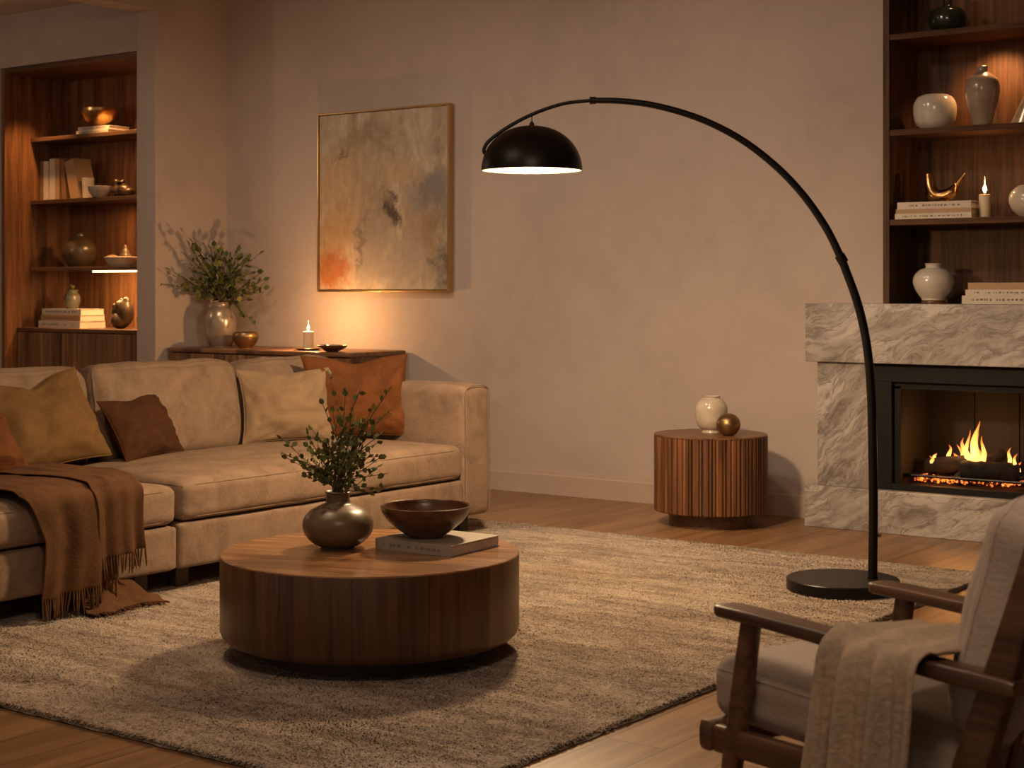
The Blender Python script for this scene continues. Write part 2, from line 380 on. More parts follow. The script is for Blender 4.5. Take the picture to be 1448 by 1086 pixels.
def thing(name, label, cat, loc=(0, 0, 0), rz=0, group=None):
    o = bpy.data.objects.new(name, None); C.objects.link(o); o.empty_display_size = .1
    o.location = loc; o.rotation_euler = (0, 0, rz); return tag(o, label, cat, group)
def box(x0, x1, y0, y1, z0, z1): return MB().box(x0, x1, y0, y1, z0, z1)
def struct(name, mb, mat, parent=None, **k):
    o = mb.obj(name, mat, parent, **k)
    if not parent: o['kind'] = 'structure'
    return o
def thicken(o, t, off=-1):
    s = o.modifiers.new('solid', 'SOLIDIFY'); s.thickness = t; s.offset = off; return o
def subsurf(o, n=1):
    s = o.modifiers.new('sub', 'SUBSURF'); s.levels = n; s.render_levels = n; return o
def crspline(ctrl, n=10):
    P = [Vector(p) for p in ctrl]; P = [P[0]*2-P[1]]+P+[P[-1]*2-P[-2]]; out = []
    for i in range(1, len(P)-2):
        for k in range(n):
            t = k/n; a, b, c, d = P[i-1:i+3]
            out.append(.5*((2*b)+(c-a)*t+(2*a-5*b+4*c-d)*t*t+(3*b-a-3*c+d)*t**3))
    out.append(P[-2]); return out
def smoothprof(prof, n=5):
    return [(max(0, q.x), q.y) for q in crspline([(r, z, 0) for r, z in prof], n)]

def rcushion(sx, sy, sz, r=.05, crown=(0, 0, 0), n=18, wr=.004, seed=0, sag=0):
    """soft rounded box, base centre at the origin; crown = outward swell of the x, y and z faces"""
    mb = MB(); hx, hy, hz = sx/2, sy/2, sz/2
    def shape(p):
        q = Vector((p[0]*hx, p[1]*hy, p[2]*hz))
        c = Vector((max(-(hx-r), min(hx-r, q.x)), max(-(hy-r), min(hy-r, q.y)), max(-(hz-r), min(hz-r, q.z))))
        d = q-c
        if d.length > 1e-6: q = c+d.normalized()*r
        ux, uy, uz = p
        q.x += crown[0]*ux*(1-uy*uy)*(1-uz*uz); q.y += crown[1]*uy*(1-ux*ux)*(1-uz*uz)
        q.z += crown[2]*uz*(1-ux**4)*(1-uy**4) if uz > 0 else 0
        if sag: q.z -= sag*max(0, uz)*math.exp(-(ux*ux+uy*uy)*2)
        w = noise.noise(Vector((q.x*5+seed*7, q.y*5, q.z*5)))*wr*1.6+noise.noise(Vector((q.x*13+seed*3, q.y*13, q.z*13+5)))*wr*.7
        q += q.normalized()*w
        q.z += hz
        return q
    def edge(t):  # denser sampling near the edges
        return math.sin((t-.5)*PI*.96)/math.sin(.5*PI*.96)
    for ax in range(3):
        for sg in (-1, 1):
            def fn(u, v, ax=ax, sg=sg):
                a, b = edge(u), edge(v)
                p = [0, 0, 0]; p[ax] = sg; p[(ax+1) % 3] = a if sg > 0 else b; p[(ax+2) % 3] = b if sg > 0 else a
                return shape(p)
            mb.grid(fn, n, n)
    return mb, shape
def piping_loop(shape, z=1, k=1.0, n=20, axis=2, off=.0):
    pts = []
    e = [(-1+2*i/n) for i in range(n)]
    ring = [(x, -1) for x in e]+[(1, y) for y in e]+[(-x, 1) for x in e]+[(-1, -y) for y in e]
    for a, b in ring:
        p = [0, 0, 0]; p[axis] = z; p[(axis+1) % 3] = a; p[(axis+2) % 3] = b
        pts.append(shape(p))
    pts.append(pts[0]); return pts

def pillow(name, mat, BL, BR, h, lean, t, label, dent=.05, roll=0, seed=0, group=None, puff=.58, pinch=.10):
    BL, BR = Vector(BL), Vector(BR); w = (BR-BL).length; wd = (BR-BL).normalized()
    nrm = wd.cross(UP).normalized()      # faces into the room
    up = (UP*math.cos(lean)-nrm*math.sin(lean)).normalized(); nn = wd.cross(up).normalized()
    mat4 = Matrix((wd, -nn, up)).transposed()
    def fn(sg):
        def g(u, v):
            a, b = 2*u-1, 2*v-1
            ea = math.sin(a*PI/2*.98)/math.sin(PI/2*.98); eb = math.sin(b*PI/2*.98)/math.sin(PI/2*.98)
            x = w/2*ea*(1-pinch*(1-eb*eb)); z = h/2*eb*(1-pinch*(1-ea*ea))
            T = ((1-ea*ea)*(1-eb*eb))
            y = t/2*(max(T, 0)**puff)
            z -= dent*math.exp(-(ea/.33)**2)*max(0, eb)**2
            y *= 1-.35*(dent > .02)*math.exp(-((ea/.25)**2))*max(0, eb)
            wv = noise.noise(Vector((ea*2.2+seed, eb*2.2, sg*3)))*.018+noise.noise(Vector((ea*5+seed, eb*5+4, sg)))*.016
            # tension folds running into the corners
            wv += .010*math.sin(12*math.atan2(abs(ea)-1.25, abs(eb)-1.25)*2+seed)*abs(ea*eb)**.7+.016*noise.noise(Vector((ea*9+seed, eb*2.5, sg*5)))*abs(eb)
            y += wv*min(1, T*4)
            q = Vector((x, sg*-y, z+h/2))
            if roll: q = Matrix.Rotation(roll, 3, 'Y') @ q
            return mat4 @ q
        return g
    root = thing(name, label, 'cushion', (BL+BR)/2, 0, group)
    n = 30
    A = MB(); A.grid(fn(1), n, n); A.grid(lambda u, v: fn(-1)(1-u, v), n, n)
    A.obj('cover', mat, root, weld=.0006, angle=80)
    g = fn(1); E = []
    for i in range(n): E.append(g(i/n, 0))
    for i in range(n): E.append(g(1, i/n))
    for i in range(n): E.append(g(1-i/n, 1))
    for i in range(n): E.append(g(0, 1-i/n))
    E.append(E[0])
    MB().tube(E, .0035, 6).obj('piping', mat, root)
    return root

# ================================================================ SETTING
CE = 3.28; BW = 8.1; AL = 7.5
struct('floor', box(-11.4, 4, -2.0, 8.7, -.12, 0), M['floor'])
struct('ceiling', box(-11.4, 4, -2.0, 8.7, CE, CE+.1), M['ceil'])
wb = box(-8.48, -3.42, BW, BW+.3, 0, CE).box(-3.42, -1.2, BW, BW+.3, 0, 1.16).box(-1.2, 4, BW, BW+.3, 0, CE).box(-3.42, -1.2, BW, BW+.3, 3.2, CE).box(-3.42, -1.2, BW+.22, BW+.3, 1.16, 3.2)
struct('wall_back', wb, M['wall'], smooth=False)
struct('wall_left_return', box(-8.67, -8.48, 7.44, BW+.3, 0, CE), M['wall'], smooth=False, bevel=.004)
struct('wall_alcove', box(-10.26, -8.67, AL, BW+.3, 2.89, CE).box(-11.3, -10.26, AL, BW+.3, 0, CE), M['wall'], smooth=False)
struct('wall_left', box(-11.4, -11.3, -2, BW+.3, 0, CE), M['wall'], smooth=False)
struct('wall_right', box(3.9, 4, -2, BW, 0, CE), M['wall'], smooth=False)
struct('ceiling_beam', box(-8.67, -8.48, -2, 7.44, 3.14, CE), M['wall'], smooth=False)
bb = MB()
bb.sweep([(-8.48, BW, 0), (-3.84, BW, 0)], [[(0, 0), (.018, 0), (.018, .115), (.012, .122), (.010, .138), (.0, .14)]]*2)
struct('baseboard_back', bb, M['trim'], smooth=False)
struct('baseboard_return', box(-8.48, -8.465, 7.44, BW-.018, 0, .14), M['trim'], smooth=False)

# ================================================================ LEFT ALCOVE BOOKCASE
ax0, ax1, aback = -10.25, -8.675, 8.10
bc = thing('built_in_bookcase', 'tall dark walnut bookcase built into the alcove on the left, behind the sofa', 'bookcase', (ax0, AL, 0))
def bp(name, x0, x1, y0, y1, z0, z1, mat, parent=bc, **k):
    o = box(x0-ax0, x1-ax0, y0-AL, y1-AL, z0, z1).obj(name, mat, parent, smooth=False, **k); return o
bp('side_panel', ax0, ax0+.03, AL+.01, aback+.03, 0, 2.885, M['walnut_lit'])
bp('side_panel', ax1-.03, ax1, AL+.01, aback+.03, 0, 2.885, M['walnut_lit'])
bp('back_panel', ax0+.03, ax1-.03, aback, aback+.03, 0, 2.885, M['walnut_lit'])
bp('top_panel', ax0+.03, ax1-.03, AL+.01, aback, 2.85, 2.885, M['walnut_shelf'])
SH = [2.385, 1.915, 1.41]
for z in SH: bp('shelf', ax0+.03, ax1-.03, 7.74, aback, z-.03, z, M['walnut_shelf'], bevel=.003)
bp('cabinet', ax0+.03, ax1-.03, 7.64, aback, 0.0, .93, M['walnut_lit'])
bp('cabinet_top', ax0+.03, ax1-.03, 7.615, aback, .93, .958, M['walnut_shelf'], bevel=.004)
dx = (ax1-ax0-.06)/3
for i in range(3):
    bp('door', ax0+.033+i*dx, ax0+.027+(i+1)*dx, 7.62, 7.64, .08, .925, M['walnut_door'], bevel=.002)
ls = bp('light_strip', -9.55, ax1-.04, 7.78, 7.80, 1.369, 1.380, M['strip']); ls['label'] = 'glowing warm light strip under the lowest shelf'
for x in (-9.35, -8.95):
    a = lamp('shelf_strip_light', 'AREA', (x, 7.80, 1.36), 7, (1, .55, .22), .12, (x, 8.0, .9)); a.data.shape = 'RECTANGLE'; a.data.size = .38; a.data.size_y = .03
def shelf_spot(x, y, z, e, t, ang=1.6, col=(1, .5, .18), size=.03):
    return lamp('shelf_downlight', 'SPOT', (x, y, z), e, col, size, t, ang, .9)
shelf_spot(-9.3, 7.62, 2.83, 70, (-9.15, 7.95, 1.9), 1.5)
shelf_spot(-9.9, 7.60, 2.83, 70, (-10.1, 7.75, 1.3), 1.3)
shelf_spot(-9.15, 7.86, 1.875, 26, (-9.5, 8.0, 1.4), 2.0)
shelf_spot(-9.15, 7.80, 2.345, 10, (-9.4, 8.0, 1.9), 2.0)

# ================================================================ RIGHT SHELVES + FIREPLACE
sx0, sx1, sf, sb = -3.42, -1.2, 7.86, 8.22
bs = thing('built_in_shelves', 'dark walnut display shelves built in above the marble fireplace mantel', 'shelves', (sx0, sf, 1.172))
def sp_(name, x0, x1, y0, y1, z0, z1, mat, **k):
    return box(x0-sx0, x1-sx0, y0-sf, y1-sf, z0-1.172, z1-1.172).obj(name, mat, bs, smooth=False, **k)
sp_('side_panel', sx0, sx0+.035, sf-.005, sb+.02, 1.173, 3.2, M['walnut_dark'], bevel=.002)
sp_('side_panel', sx1-.035, sx1, sf-.005, sb+.02, 1.173, 3.2, M['walnut_dark'])
sp_('back_panel', sx0+.035, sx1-.035, sb, sb+.02, 1.173, 3.2, M['walnut_dark'])
SR = [2.552, 2.062, 1.603]
for z in SR: sp_('shelf', sx0+.035, sx1-.035, sf, sb, z-.030, z, M['walnut_shelf2'], bevel=.003)
shelf_spot(-2.93, 8.06, 2.505, 20, (-2.93, 8.20, 2.0), 2.2, (1, .50, .19))
shelf_spot(-3.0, 7.95, 3.1, 5, (-3.0, 8.15, 2.4), 1.6, (1, .55, .24))

FP0, FPF = -3.84, 7.82; FP1 = -0.75
fp = thing('fireplace', 'grey-veined marble fireplace with black steel firebox on the right', 'fireplace', (FP0, FPF, 0))
def fpp(name, x0, x1, y0, y1, z0, z1, mat, **k):
    return box(x0-FP0, x1-FP0, y0-FPF, y1-FPF, z0, z1).obj(name, mat, fp, smooth=False, **k)
fpp('mantel', FP0, FP1, FPF, BW, .866, 1.172, M['marble'], bevel=.004)
fpp('jamb', FP0+.055, FP0+.345, FPF+.03, BW, .217, .866, M['marble_col'], bevel=.003)
fpp('jamb', FP1-.345, FP1-.055, FPF+.03, BW, .217, .866, M['marble_col'], bevel=.003)
fpp('hearth', FP0, FP1, FPF-.01, BW, 0, .217, M['marble'], bevel=.004)
# black steel frame round the opening and the firebox behind it
ox0, ox1 = FP0+.345, FP1-.345; iy = FPF+.05
fr = MB()
fr.box(ox0, ox1, iy, iy+.03, .772, .866).box(ox0, ox0+.115, iy, iy+.03, .217, .772).box(ox1-.115, ox1, iy, iy+.03, .217, .772).box(ox0+.115, ox1-.115, iy, iy+.03, .217, .25)
fr.box(ox0+.115, ox1-.115, iy+.03, iy+.05, .735, .80).box(ox0+.115, ox0+.155, iy+.03, iy+.05, .24, .75).box(ox1-.155, ox1-.115, iy+.03, iy+.05, .24, .75)
fr.v = [(x-FP0, y-FPF, z) for x, y, z in fr.v]
fr.obj('steel_frame', M['blackm'], fp, smooth=False, bevel=.002)
fb = MB(); fx0, fx1, fy1 = ox0+.13, ox1-.13, iy+.50
fb.box(fx0-.02, fx0, iy+.05, fy1, .22, .80).box(fx1, fx1+.02, iy+.05, fy1, .22, .80).box(fx0, fx1, iy+.05, fy1, .22, .24).box(fx0, fx1, iy+.05, fy1, .80, .82)
x = fx0
while x < fx1-.01:
    w = min(.24, fx1-x); fb.box(x, x+w-.006, fy1, fy1+.02, .22, .82); x += w
fb.box(fx0-.02, fx1+.02, fy1+.02, fy1+.03, .22, .82)
fb.v = [(x-FP0, y-FPF, z) for x, y, z in fb.v]
fb.obj('firebox', M['firebox'], fp, smooth=False)
# cut the back wall for the firebox (wall is rebuilt as pieces around it)
wbobj = bpy.data.objects['wall_back']
def rebuild_wall():
    a = MB(); X0, X1 = fx0-.03, fx1+.03
    a.box(-8.48, -3.42, BW, BW+.3, 0.87, CE).box(-8.48, X0, BW, BW+.3, 0, .87).box(X1, 4, BW, BW+.3, 0, .87)
    a.box(X0, X1, BW, BW+.3, 0, .215).box(X0, X1, BW, BW+.3, .825, .87).box(X0, X1, fy1+.035, fy1+.07, .215, .825)
    a.box(-3.42, -1.2, BW, BW+.3, .87, 1.16).box(-1.2, 4, BW, BW+.3, .87, CE).box(-3.42, -1.2, BW, BW+.3, 3.2, CE).box(-3.42, -1.2, BW+.145, BW+.3, 1.16, 3.2)
    me = bpy.data.meshes.new('wall_back'); me.from_pydata(a.v, [], a.f); me.materials.append(M['wall']); wbobj.data = me
rebuild_wall()
# grate, logs, embers, fire
gx = onY(1368, 690, iy+.24).x; gy = iy+.24
gr = MB()
for i in range(9): 
    x = -.36+.09*i; gr.tube([(x, -.12, .045), (x, .10, .045)], .006, 6)
gr.tube([(-.40, -.12, .045), (.40, -.12, .045)], .008, 8).tube([(-.40, .10, .045), (.40, .10, .045)], .008, 8)
for x in (-.36, .36):
    for y in (-.12, .10): gr.tube([(x, y, 0), (x, y, .05)], .008, 8)
gobj = gr.obj('fire_grate', M['black'], None, loc=(gx, gy, .241)); tag(gobj, 'black iron fire grate holding the burning logs in the firebox', 'grate')
def log(p, q, r, label, seed):
    p, q = Vector(p), Vector(q); n = 14; pts = [p.lerp(q, i/n) for i in range(n+1)]
    rs = []; secs = []
    for i in range(n+1):
        sec = []
        for k in range(18):
            a = 2*PI*k/18; rr = r*(1+.16*noise.noise(Vector((math.cos(a)*1.7+seed, math.sin(a)*1.7, i*.5)))+.07*noise.noise(Vector((math.cos(a)*5+seed, math.sin(a)*5, i*1.3))))
            if i in (0, n): rr *= .86
            sec.append((rr*math.cos(a), rr*math.sin(a)))
        secs.append(sec)
    mid = (p+q)/2; o = MB().sweep([x-mid for x in pts], secs).obj('log', M['bark'], None, loc=mid, angle=60)
    return tag(o, label, 'log', 'logs burning in the fireplace')
bz = .241+.055
def fpt(px, py, Y): return onY(px, py, Y)
log(fpt(1287, 660, gy+.06), fpt(1372, 655, gy-.02), .042, 'charred log lying at the left of the fire', 1)
log(fpt(1358, 664, gy-.10), fpt(1442, 668, gy+.0), .046, 'thick charred log at the right front of the fire', 2)
log(fpt(1352, 680, gy-.05), fpt(1420, 640, gy+.12), .032, 'smaller log leaning across the back right of the fire', 3)
log(fpt(1310, 668, gy+.10), fpt(1400, 676, gy+.02), .03, 'thin log lying low under the flames', 4)
eb = MB()
for i in range(190):
    px, py = random.uniform(1305, 1430), 0
    x = gx+random.uniform(-.27, .27); y = gy+random.uniform(-.12, .1); r = random.uniform(.004, .012)
    eb.lathe([(0, -r), (r*.8, -r*.5), (r, 0), (r*.7, r*.6), (0, r)], 6, (x-gx, y-gy, .018+random.random()*.02))
tag(eb.obj('embers', M['ember'], None, loc=(gx, gy, .241), angle=20), 'glowing orange embers under the logs in the fireplace', 'embers', kind='stuff')
def flame(name, pts, rs, mat, parent, n=12, flat=.6, loc=(0, 0, 0)):
    secs = [[(r*math.cos(2*PI*i/n), r*flat*math.sin(2*PI*i/n)) for i in range(n)] for r in rs]
    return subsurf(MB().sweep(pts, secs).obj(name, mat, parent, loc=loc), 1)
fire = thing('fire', 'orange and yellow flames rising from the logs in the fireplace', 'fire', (gx, gy, .30))
for (px, py0, py1, w, dy, lean) in ((1378, 662, 594, 8, 0, 2), (1370, 662, 618, 8, -.02, -7), (1388, 664, 616, 6, .02, 4), (1362, 660, 628, 6, .03, -5), (1380, 668, 628, 10, -.03, 0), (1342, 652, 628, 5, .02, 0), (1427, 658, 632, 4.5, .04, 2),
                                   (1322, 650, 640, 4, .03, 0), (1350, 655, 640, 6, .04, 3), (1395, 662, 640, 6, .06, 2), (1441, 668, 652, 4, .06, 0), (1366, 660, 606, 5, .05, 3), (1384, 662, 604, 5, .05, -3), (1374, 664, 640, 10, -.05, 3), (1392, 664, 632, 6, -.03, -2), (1356, 662, 644, 8, .0, 2), (1434, 662, 640, 4, -.02, 3), (1318, 655, 644, 4.5, -.01, -1)):
    Y = gy+dy; b = fpt(px, py0, Y)-Vector(fire.location); t = fpt(px+lean, py1, Y)-Vector(fire.location); s = w*8.6/2300
    n = 9; pts = []; rs = []
    for i in range(n+1):
        u = i/n; q = b.lerp(t, u); q.x += s*.75*math.sin(u*6+px)*u; pts.append(q); rs.append(s*(math.sin(PI*min(1, (.22+u*.78)))**.8)*(1-u)**.35+.0008)
    flame('flame', pts, rs, M['fire'], fire)
lamp('fire_light', 'POINT', (gx, gy-.02, .46), 3.4, (1, .42, .12), .07)
lamp('fire_light', 'POINT', (gx-.1, gy-.14, .32), .5, (1, .36, .09), .04)

# ================================================================ RUG
rx0, rx1, ry0, ry1 = -6.35, -2.5, 3.0, 6.9
def rugfn(u, v):
    x = rx0+(rx1-rx0)*u; y = ry0+(ry1-ry0)*v
    e = min(x-rx0, rx1-x, y-ry0, ry1-y)
    x += .010*noise.noise(Vector((y*14, 1, x*9)))*(e < .03); y += .010*noise.noise(Vector((x*14, 5, y*9)))*(e < .03)
    z = .015*min(1, (e/.010)**.5 if e > 0 else 0)+.0035*noise.noise(Vector((x*22, y*30, 0)))*(e > .01)+.002*noise.noise(Vector((x*3, y*6, 3)))
    return Vector((x-rx0, y-ry0, max(.003, z)))
rg = MB(); rg.grid(rugfn, 240, 240)
rug = rg.obj('area_rug', M['rug'], None, loc=(rx0, ry0, 0), angle=180)
tag(rug, 'large mottled beige wool rug under the coffee table on the wooden floor', 'rug')
rm = rug  # short pile tufts along the visible edges
ed = MB()
def tuft(x, y, dxx, dyy):
    h = random.uniform(.003, .009)
    p = Vector((x-rx0, y-ry0, random.uniform(.004, .012)))
    for k in range(2):
        q = p+Vector((dxx*h*random.uniform(.3, 1)+random.uniform(-.006, .006), dyy*h*random.uniform(.3, 1)+random.uniform(-.006, .006), random.uniform(-.002, .009)))
        s = Vector((-dyy, dxx, 0))*.0035
        ed.add([p-s, p+s, q+s*.4, q-s*.4, p-s+Vector((0, 0, .006)), p+s+Vector((0, 0, .006))], [(0, 1, 2, 3), (4, 5, 2, 3)])
for i in range(2600):
    tuft(rx1-.006, random.uniform(ry0, ry1), 1, 0); tuft(random.uniform(rx0, rx1), ry0+.006, 0, -1); tuft(random.uniform(rx0, rx1), ry1-.006, 0, 1)
tag(ed.obj('edge_pile', M['rug'], rug, smooth=False), kind='stuff')
# short wool pile over the open part of the rug, each tuft a small bent blade
import numpy as np
rs_ = np.random.RandomState(4); NT = 150000
px_ = rs_.uniform(-5.25, rx1-.01, NT); py_ = rs_.uniform(ry0+.01, ry1-.01, NT)
ctc = ond(524, 700, 5.53); keep = (px_-ctc.x)**2+(py_-ctc.y)**2 > .33**2
px_, py_ = px_[keep], py_[keep]; n_ = len(px_)
th = rs_.uniform(0, 2*PI, n_)*.45+.9*np.sin(px_*3.1+py_*2.3)+.5*np.sin(py_*9.0); ln = rs_.uniform(.008, .016, n_); wd_ = rs_.uniform(.0022, .004, n_); hh_ = rs_.uniform(.003, .0075, n_)
ux, uy = np.cos(th), np.sin(th)
P0 = np.stack([px_-rx0, py_-ry0, np.full(n_, .0125)], 1)
D_ = np.stack([ux, uy, np.zeros(n_)], 1); S_ = np.stack([-uy, ux, np.zeros(n_)], 1); Z_ = np.array([[0, 0, 1.0]])
wv_ = wd_[:, None]*S_; l_ = ln[:, None]*D_; z_ = hh_[:, None]*Z_
V = np.stack([P0-wv_, P0+wv_, P0+l_*.5+wv_+z_, P0+l_*.5-wv_+z_, P0+l_+z_*.35], 1).reshape(-1, 3)
me = bpy.data.meshes.new('wool_pile'); me.vertices.add(len(V)); me.vertices.foreach_set('co', V.ravel())
base = np.arange(n_)[:, None]*5
loops = np.concatenate([base+np.array([[0, 1, 2, 3]]), base+np.array([[3, 2, 4]])], 1)
me.loops.add(n_*7); me.loops.foreach_set('vertex_index', loops.ravel().astype(np.int32))
me.polygons.add(n_*2)
st0 = (np.arange(n_)[:, None]*7+np.array([[0, 4]])).ravel().astype(np.int32)
me.polygons.foreach_set('loop_start', st0)
me.update(calc_edges=True); me.validate()
me.materials.append(M['rug']); wp = bpy.data.objects.new('wool_pile', me); C.objects.link(wp); wp.parent = rug; wp['kind'] = 'stuff'

# ================================================================ SOFA
SZ = .02
XF = -5.0; sofa = thing('sofa', 'long low beige fabric sofa with square arm and thick cushions', 'sofa', (XF, 4.51, SZ))
def cush(name, x0, x1, y0, y1, z0, z1, r, crown, mat=None, n=18, wr=.004, seed=0, pipes=(), rot=None, lab=None, pax=2, parent=sofa, org=(XF, 4.51, SZ)):
    mb, sh = rcushion(x1-x0, y1-y0, z1-z0, r, crown, n, wr, seed)
    o = mb.obj(name, mat or M['sofa'], parent, loc=((x0+x1)/2-org[0], (y0+y1)/2-org[1], z0-org[2]), weld=.0008, angle=180)
    if rot: o.rotation_euler = rot
    for z in pipes:
        MB().tube(piping_loop(sh, z, axis=pax), .0036, 6).obj('piping', M['piping'], o)
    return o
Y0, YM, YA, YE = 2.35, 4.51, 6.38, 6.60
zb, zc = .108, .300
cush('base', -6.2, XF, YM+.004, YA+.01, zb, zc-.004, .02, (.003, 0, 0), seed=1, wr=.002)
cush('base', -6.2, XF, Y0, YM-.004, zb, zc-.012, .02, (.003, 0, 0), seed=2, wr=.002)
cush('seat_cushion', -5.85, XF+.012, YM+.006, YA-.004, zc, .468, .045, (.012, .0, .035), seed=3, pipes=(.82, -.9), n=26, wr=.006)
cush('seat_cushion', -5.85, XF+.006, Y0+.21, YM-.006, zc-.008, .452, .045, (.012, .0, .035), seed=4, pipes=(.82, -.9), n=26, wr=.006)
cush('arm', -6.2, XF+.004, YA, YE, zb, .762, .035, (.002, .004, .010), seed=5, pipes=(), n=20, wr=.003)
cush('arm', -6.2, XF+.004, Y0-.01, Y0+.20, zb, .762, .035, (.002, .004, .010), seed=6, n=20, wr=.003)
cush('back_frame', -6.24, -6.06, Y0+.2, YA+.02, zb, .74, .04, (0, 0, 0), seed=7, wr=.002)
tilt = -.16
for (y0, y1, sd, hh) in ((Y0+.22, 3.62, 8, .45), (3.63, 4.74, 10, .45), (4.755, 5.66, 11, .45), (5.675, YA-.01, 12, .44)):
    mb, sh = rcushion(.20, y1-y0, hh, .07, (.03, .006, .018), 22, .010, sd)
    o = mb.obj('back_cushion', M['sofa'], sofa, loc=(-5.865-XF, (y0+y1)/2-4.51, .445-SZ), rot=(0, tilt, 0), weld=.0008, angle=180)
    MB().tube(piping_loop(sh, .8, axis=0), .0036, 6).obj('piping', M['piping'], o)
# arm welt along the front face
MB().tube([(XF+.006-XF, YA+.012-4.51, z) for z in (.12, .4, .70)]+[(.004, YA+.02-4.51, .725), (.003, YA+.06-4.51, .742), (.003, YE-.06-4.51, .742), (.004, YE-.02-4.51, .725)]+[(.006, YE-.012-4.51, z) for z in (.70, .4, .12)], .0035, 6).obj('piping', M['piping'], sofa)
for (x, y) in ((-5.13, 4.40), (-5.13, 4.62), (-5.12, 6.50), (-5.13, 2.45), (-6.05, 6.5), (-6.05, 4.5), (-6.05, 2.45)):
    box(-.03, .03, -.035, .035, 0, .095).obj('leg', M['plinth'], sofa, loc=(x-XF, y-4.51, 0), smooth=False, bevel=.003)

def seat(px, py, z=.49): return onz(px, py, z)
def near(p, k): q = Vector((p.x*k, p.y*k, p.z)); return q
pillow('throw_pillow', M['beige'], near(seat(343, 627), .990), near(seat(474, 619), .982), .37, .24, .16, 'square beige linen cushion between the brown and rust cushions on the sofa', dent=.012, seed=3)
pillow('throw_pillow', M['rust'], Vector((-5.64, 5.93, .49)), near(seat(585, 616), .995), .43, .22, .17, 'large rust velvet cushion in the far corner of the sofa by the arm', dent=.03, seed=9)
pillow('throw_pillow', M['brown'], near(seat(178, 652), .995), near(seat(262, 638), .99), .31, .50, .16, 'small dark brown lumbar cushion right of the golden olive one', dent=.012, seed=5, roll=-.06)
pillow('throw_pillow', M['gold'], Vector((-5.60, 4.11, .49)), seat(163, 652), .43, .46, .24, 'large golden olive velvet cushion beside the dark brown one on the sofa', dent=.05, seed=14, roll=-.10)
pillow('throw_pillow', M['rust'], Vector((-5.38, 3.66, .51)), Vector((-5.47, 4.155, .512)), .27, .60, .16, 'rust cushion cut off by the left edge, in front of the golden olive one', dent=.02, seed=21)

# ---- brown fringed throw over the sofa seat
thr = thing('throw_blanket', 'brown wool throw with fringe draped over the sofa seat and down its front', 'blanket', (XF, 4.05, .5))
org = Vector((XF, 4.05, .5))
def prof(s):
    """path back of seat -> front edge -> down; s in metres from the seat's front edge (negative: on the seat)"""
    if s <= 0: return XF+.012+s, .507-.020*min(1, max(0, (s+.16)/.16))**2
    r = .05
    if s < r*PI/2: a = s/r; return XF+.012+r*math.sin(a)*.62, .487-r*(1-math.cos(a))
    return XF+.012+.031, .487-r-(s-r*PI/2)
def cloth(y0a, y1a, y0b, y1b, s0, s1, lift, seed, endskew=0, k=15, amp=.012):
    def fn(u, v):
        s = s0+(s1-s0)*v
        s += endskew*(u-.5)*v
        x, z = prof(s)
        hang = max(0, min(1, (s+.02)/.35)); ya = y0a+(y0b-y0a)*min(1, max(0, v*1.25)); yb = y1a+(y1b-y1a)*min(1, max(0, v*1.25))
        y = ya+(yb-ya)*u
        f = math.sin(k*u+seed)+.5*math.sin(2.1*k*u+2*seed+v*2)
        n1 = noise.noise(Vector((u*4+seed, v*3, 2)))
        if s > 0: x += lift+amp*(.25+hang)*(f+1.3)+.012*n1*hang; 
        else:
            z += lift+.006+.011*max(0, f*.6+n1)+.004*noise.noise(Vector((u*11, v*11, seed)))
            b = min(1, -s/.1); z += 0; x += (1-b)*(lift+amp*.25*(f+1.3))
        y += .012*math.sin(3*v*PI+seed)*(.3+hang)
        return Vector((x, y, z))-org
    return fn
def drape(fn, nu, nv, parent=thr):
    o = MB().grid(fn, nu, nv).obj('blanket', M['throw'], parent, angle=180); thicken(o, .006, 0); return subsurf(o, 1)
f1 = cloth(3.46, 4.15, 3.79, 4.15, -.66, .40, .006, 1.0, endskew=-.03, k=11)
f2 = cloth(3.90, 4.29, 4.05, 4.275, -.60, .29, .016, 3.1, endskew=-.02, k=9)
drape(f1, 60, 70); drape(f2, 40, 60)
def fringe(fn, n, ln, seed, wob=.006):
    mb = MB()
    for i in range(n):
        u = (i+.5)/n; p = fn(u, 1.0); L_ = ln*random.uniform(.8, 1.12); dx_, dy_ = random.uniform(-.006, .010), random.uniform(-.012, .012)
        pts = [p+Vector((0, 0, .004)), p+Vector((dx_*.3, dy_*.3, -L_*.35)), p+Vector((dx_*.8, dy_*.8, -L_*.7)), p+Vector((dx_, dy_, -L_))]
        for q in pts: q.z = max(q.z, -.5+.028)
        mb.tube(pts, [.0034, .0042, .0036, .0016], 5)
    return mb
tag(fringe(f1, 34, .085, 1).obj('fringe', M['throw'], thr))
tag(fringe(f2, 22, .075, 2).obj('fringe', M['throw'], thr))
# the part heaped on the rug
def heap(u, v):
    y = 3.98+.36*u+.02*math.sin(5*v); x = XF-.03+.16*v+.02*math.sin(7*u)
    z = .028+max(0, .17*(1-v)**2.2)*(math.sin(PI*min(1, u*.9+.12)))+.014*abs(math.sin(9*u+4*v))*(1-v*.6)+.006*noise.noise(Vector((u*9, v*9, 1)))
    return Vector((x, y, z))-org
drape(heap, 40, 20)
mb = MB()
for i in range(26):
    u = (i+.5)/26; p = heap(u, 1.0); q = p+Vector((random.uniform(.02, .045), random.uniform(-.015, .02), 0)); q.z = -.5+.026; p.z = max(p.z, -.5+.028)
    mb.tube([p, (p+q)/2+Vector((0, random.uniform(-.004, .004), .002)), q], [.0035, .0035, .0016], 5)
mb.obj('fringe', M['throw'], thr)

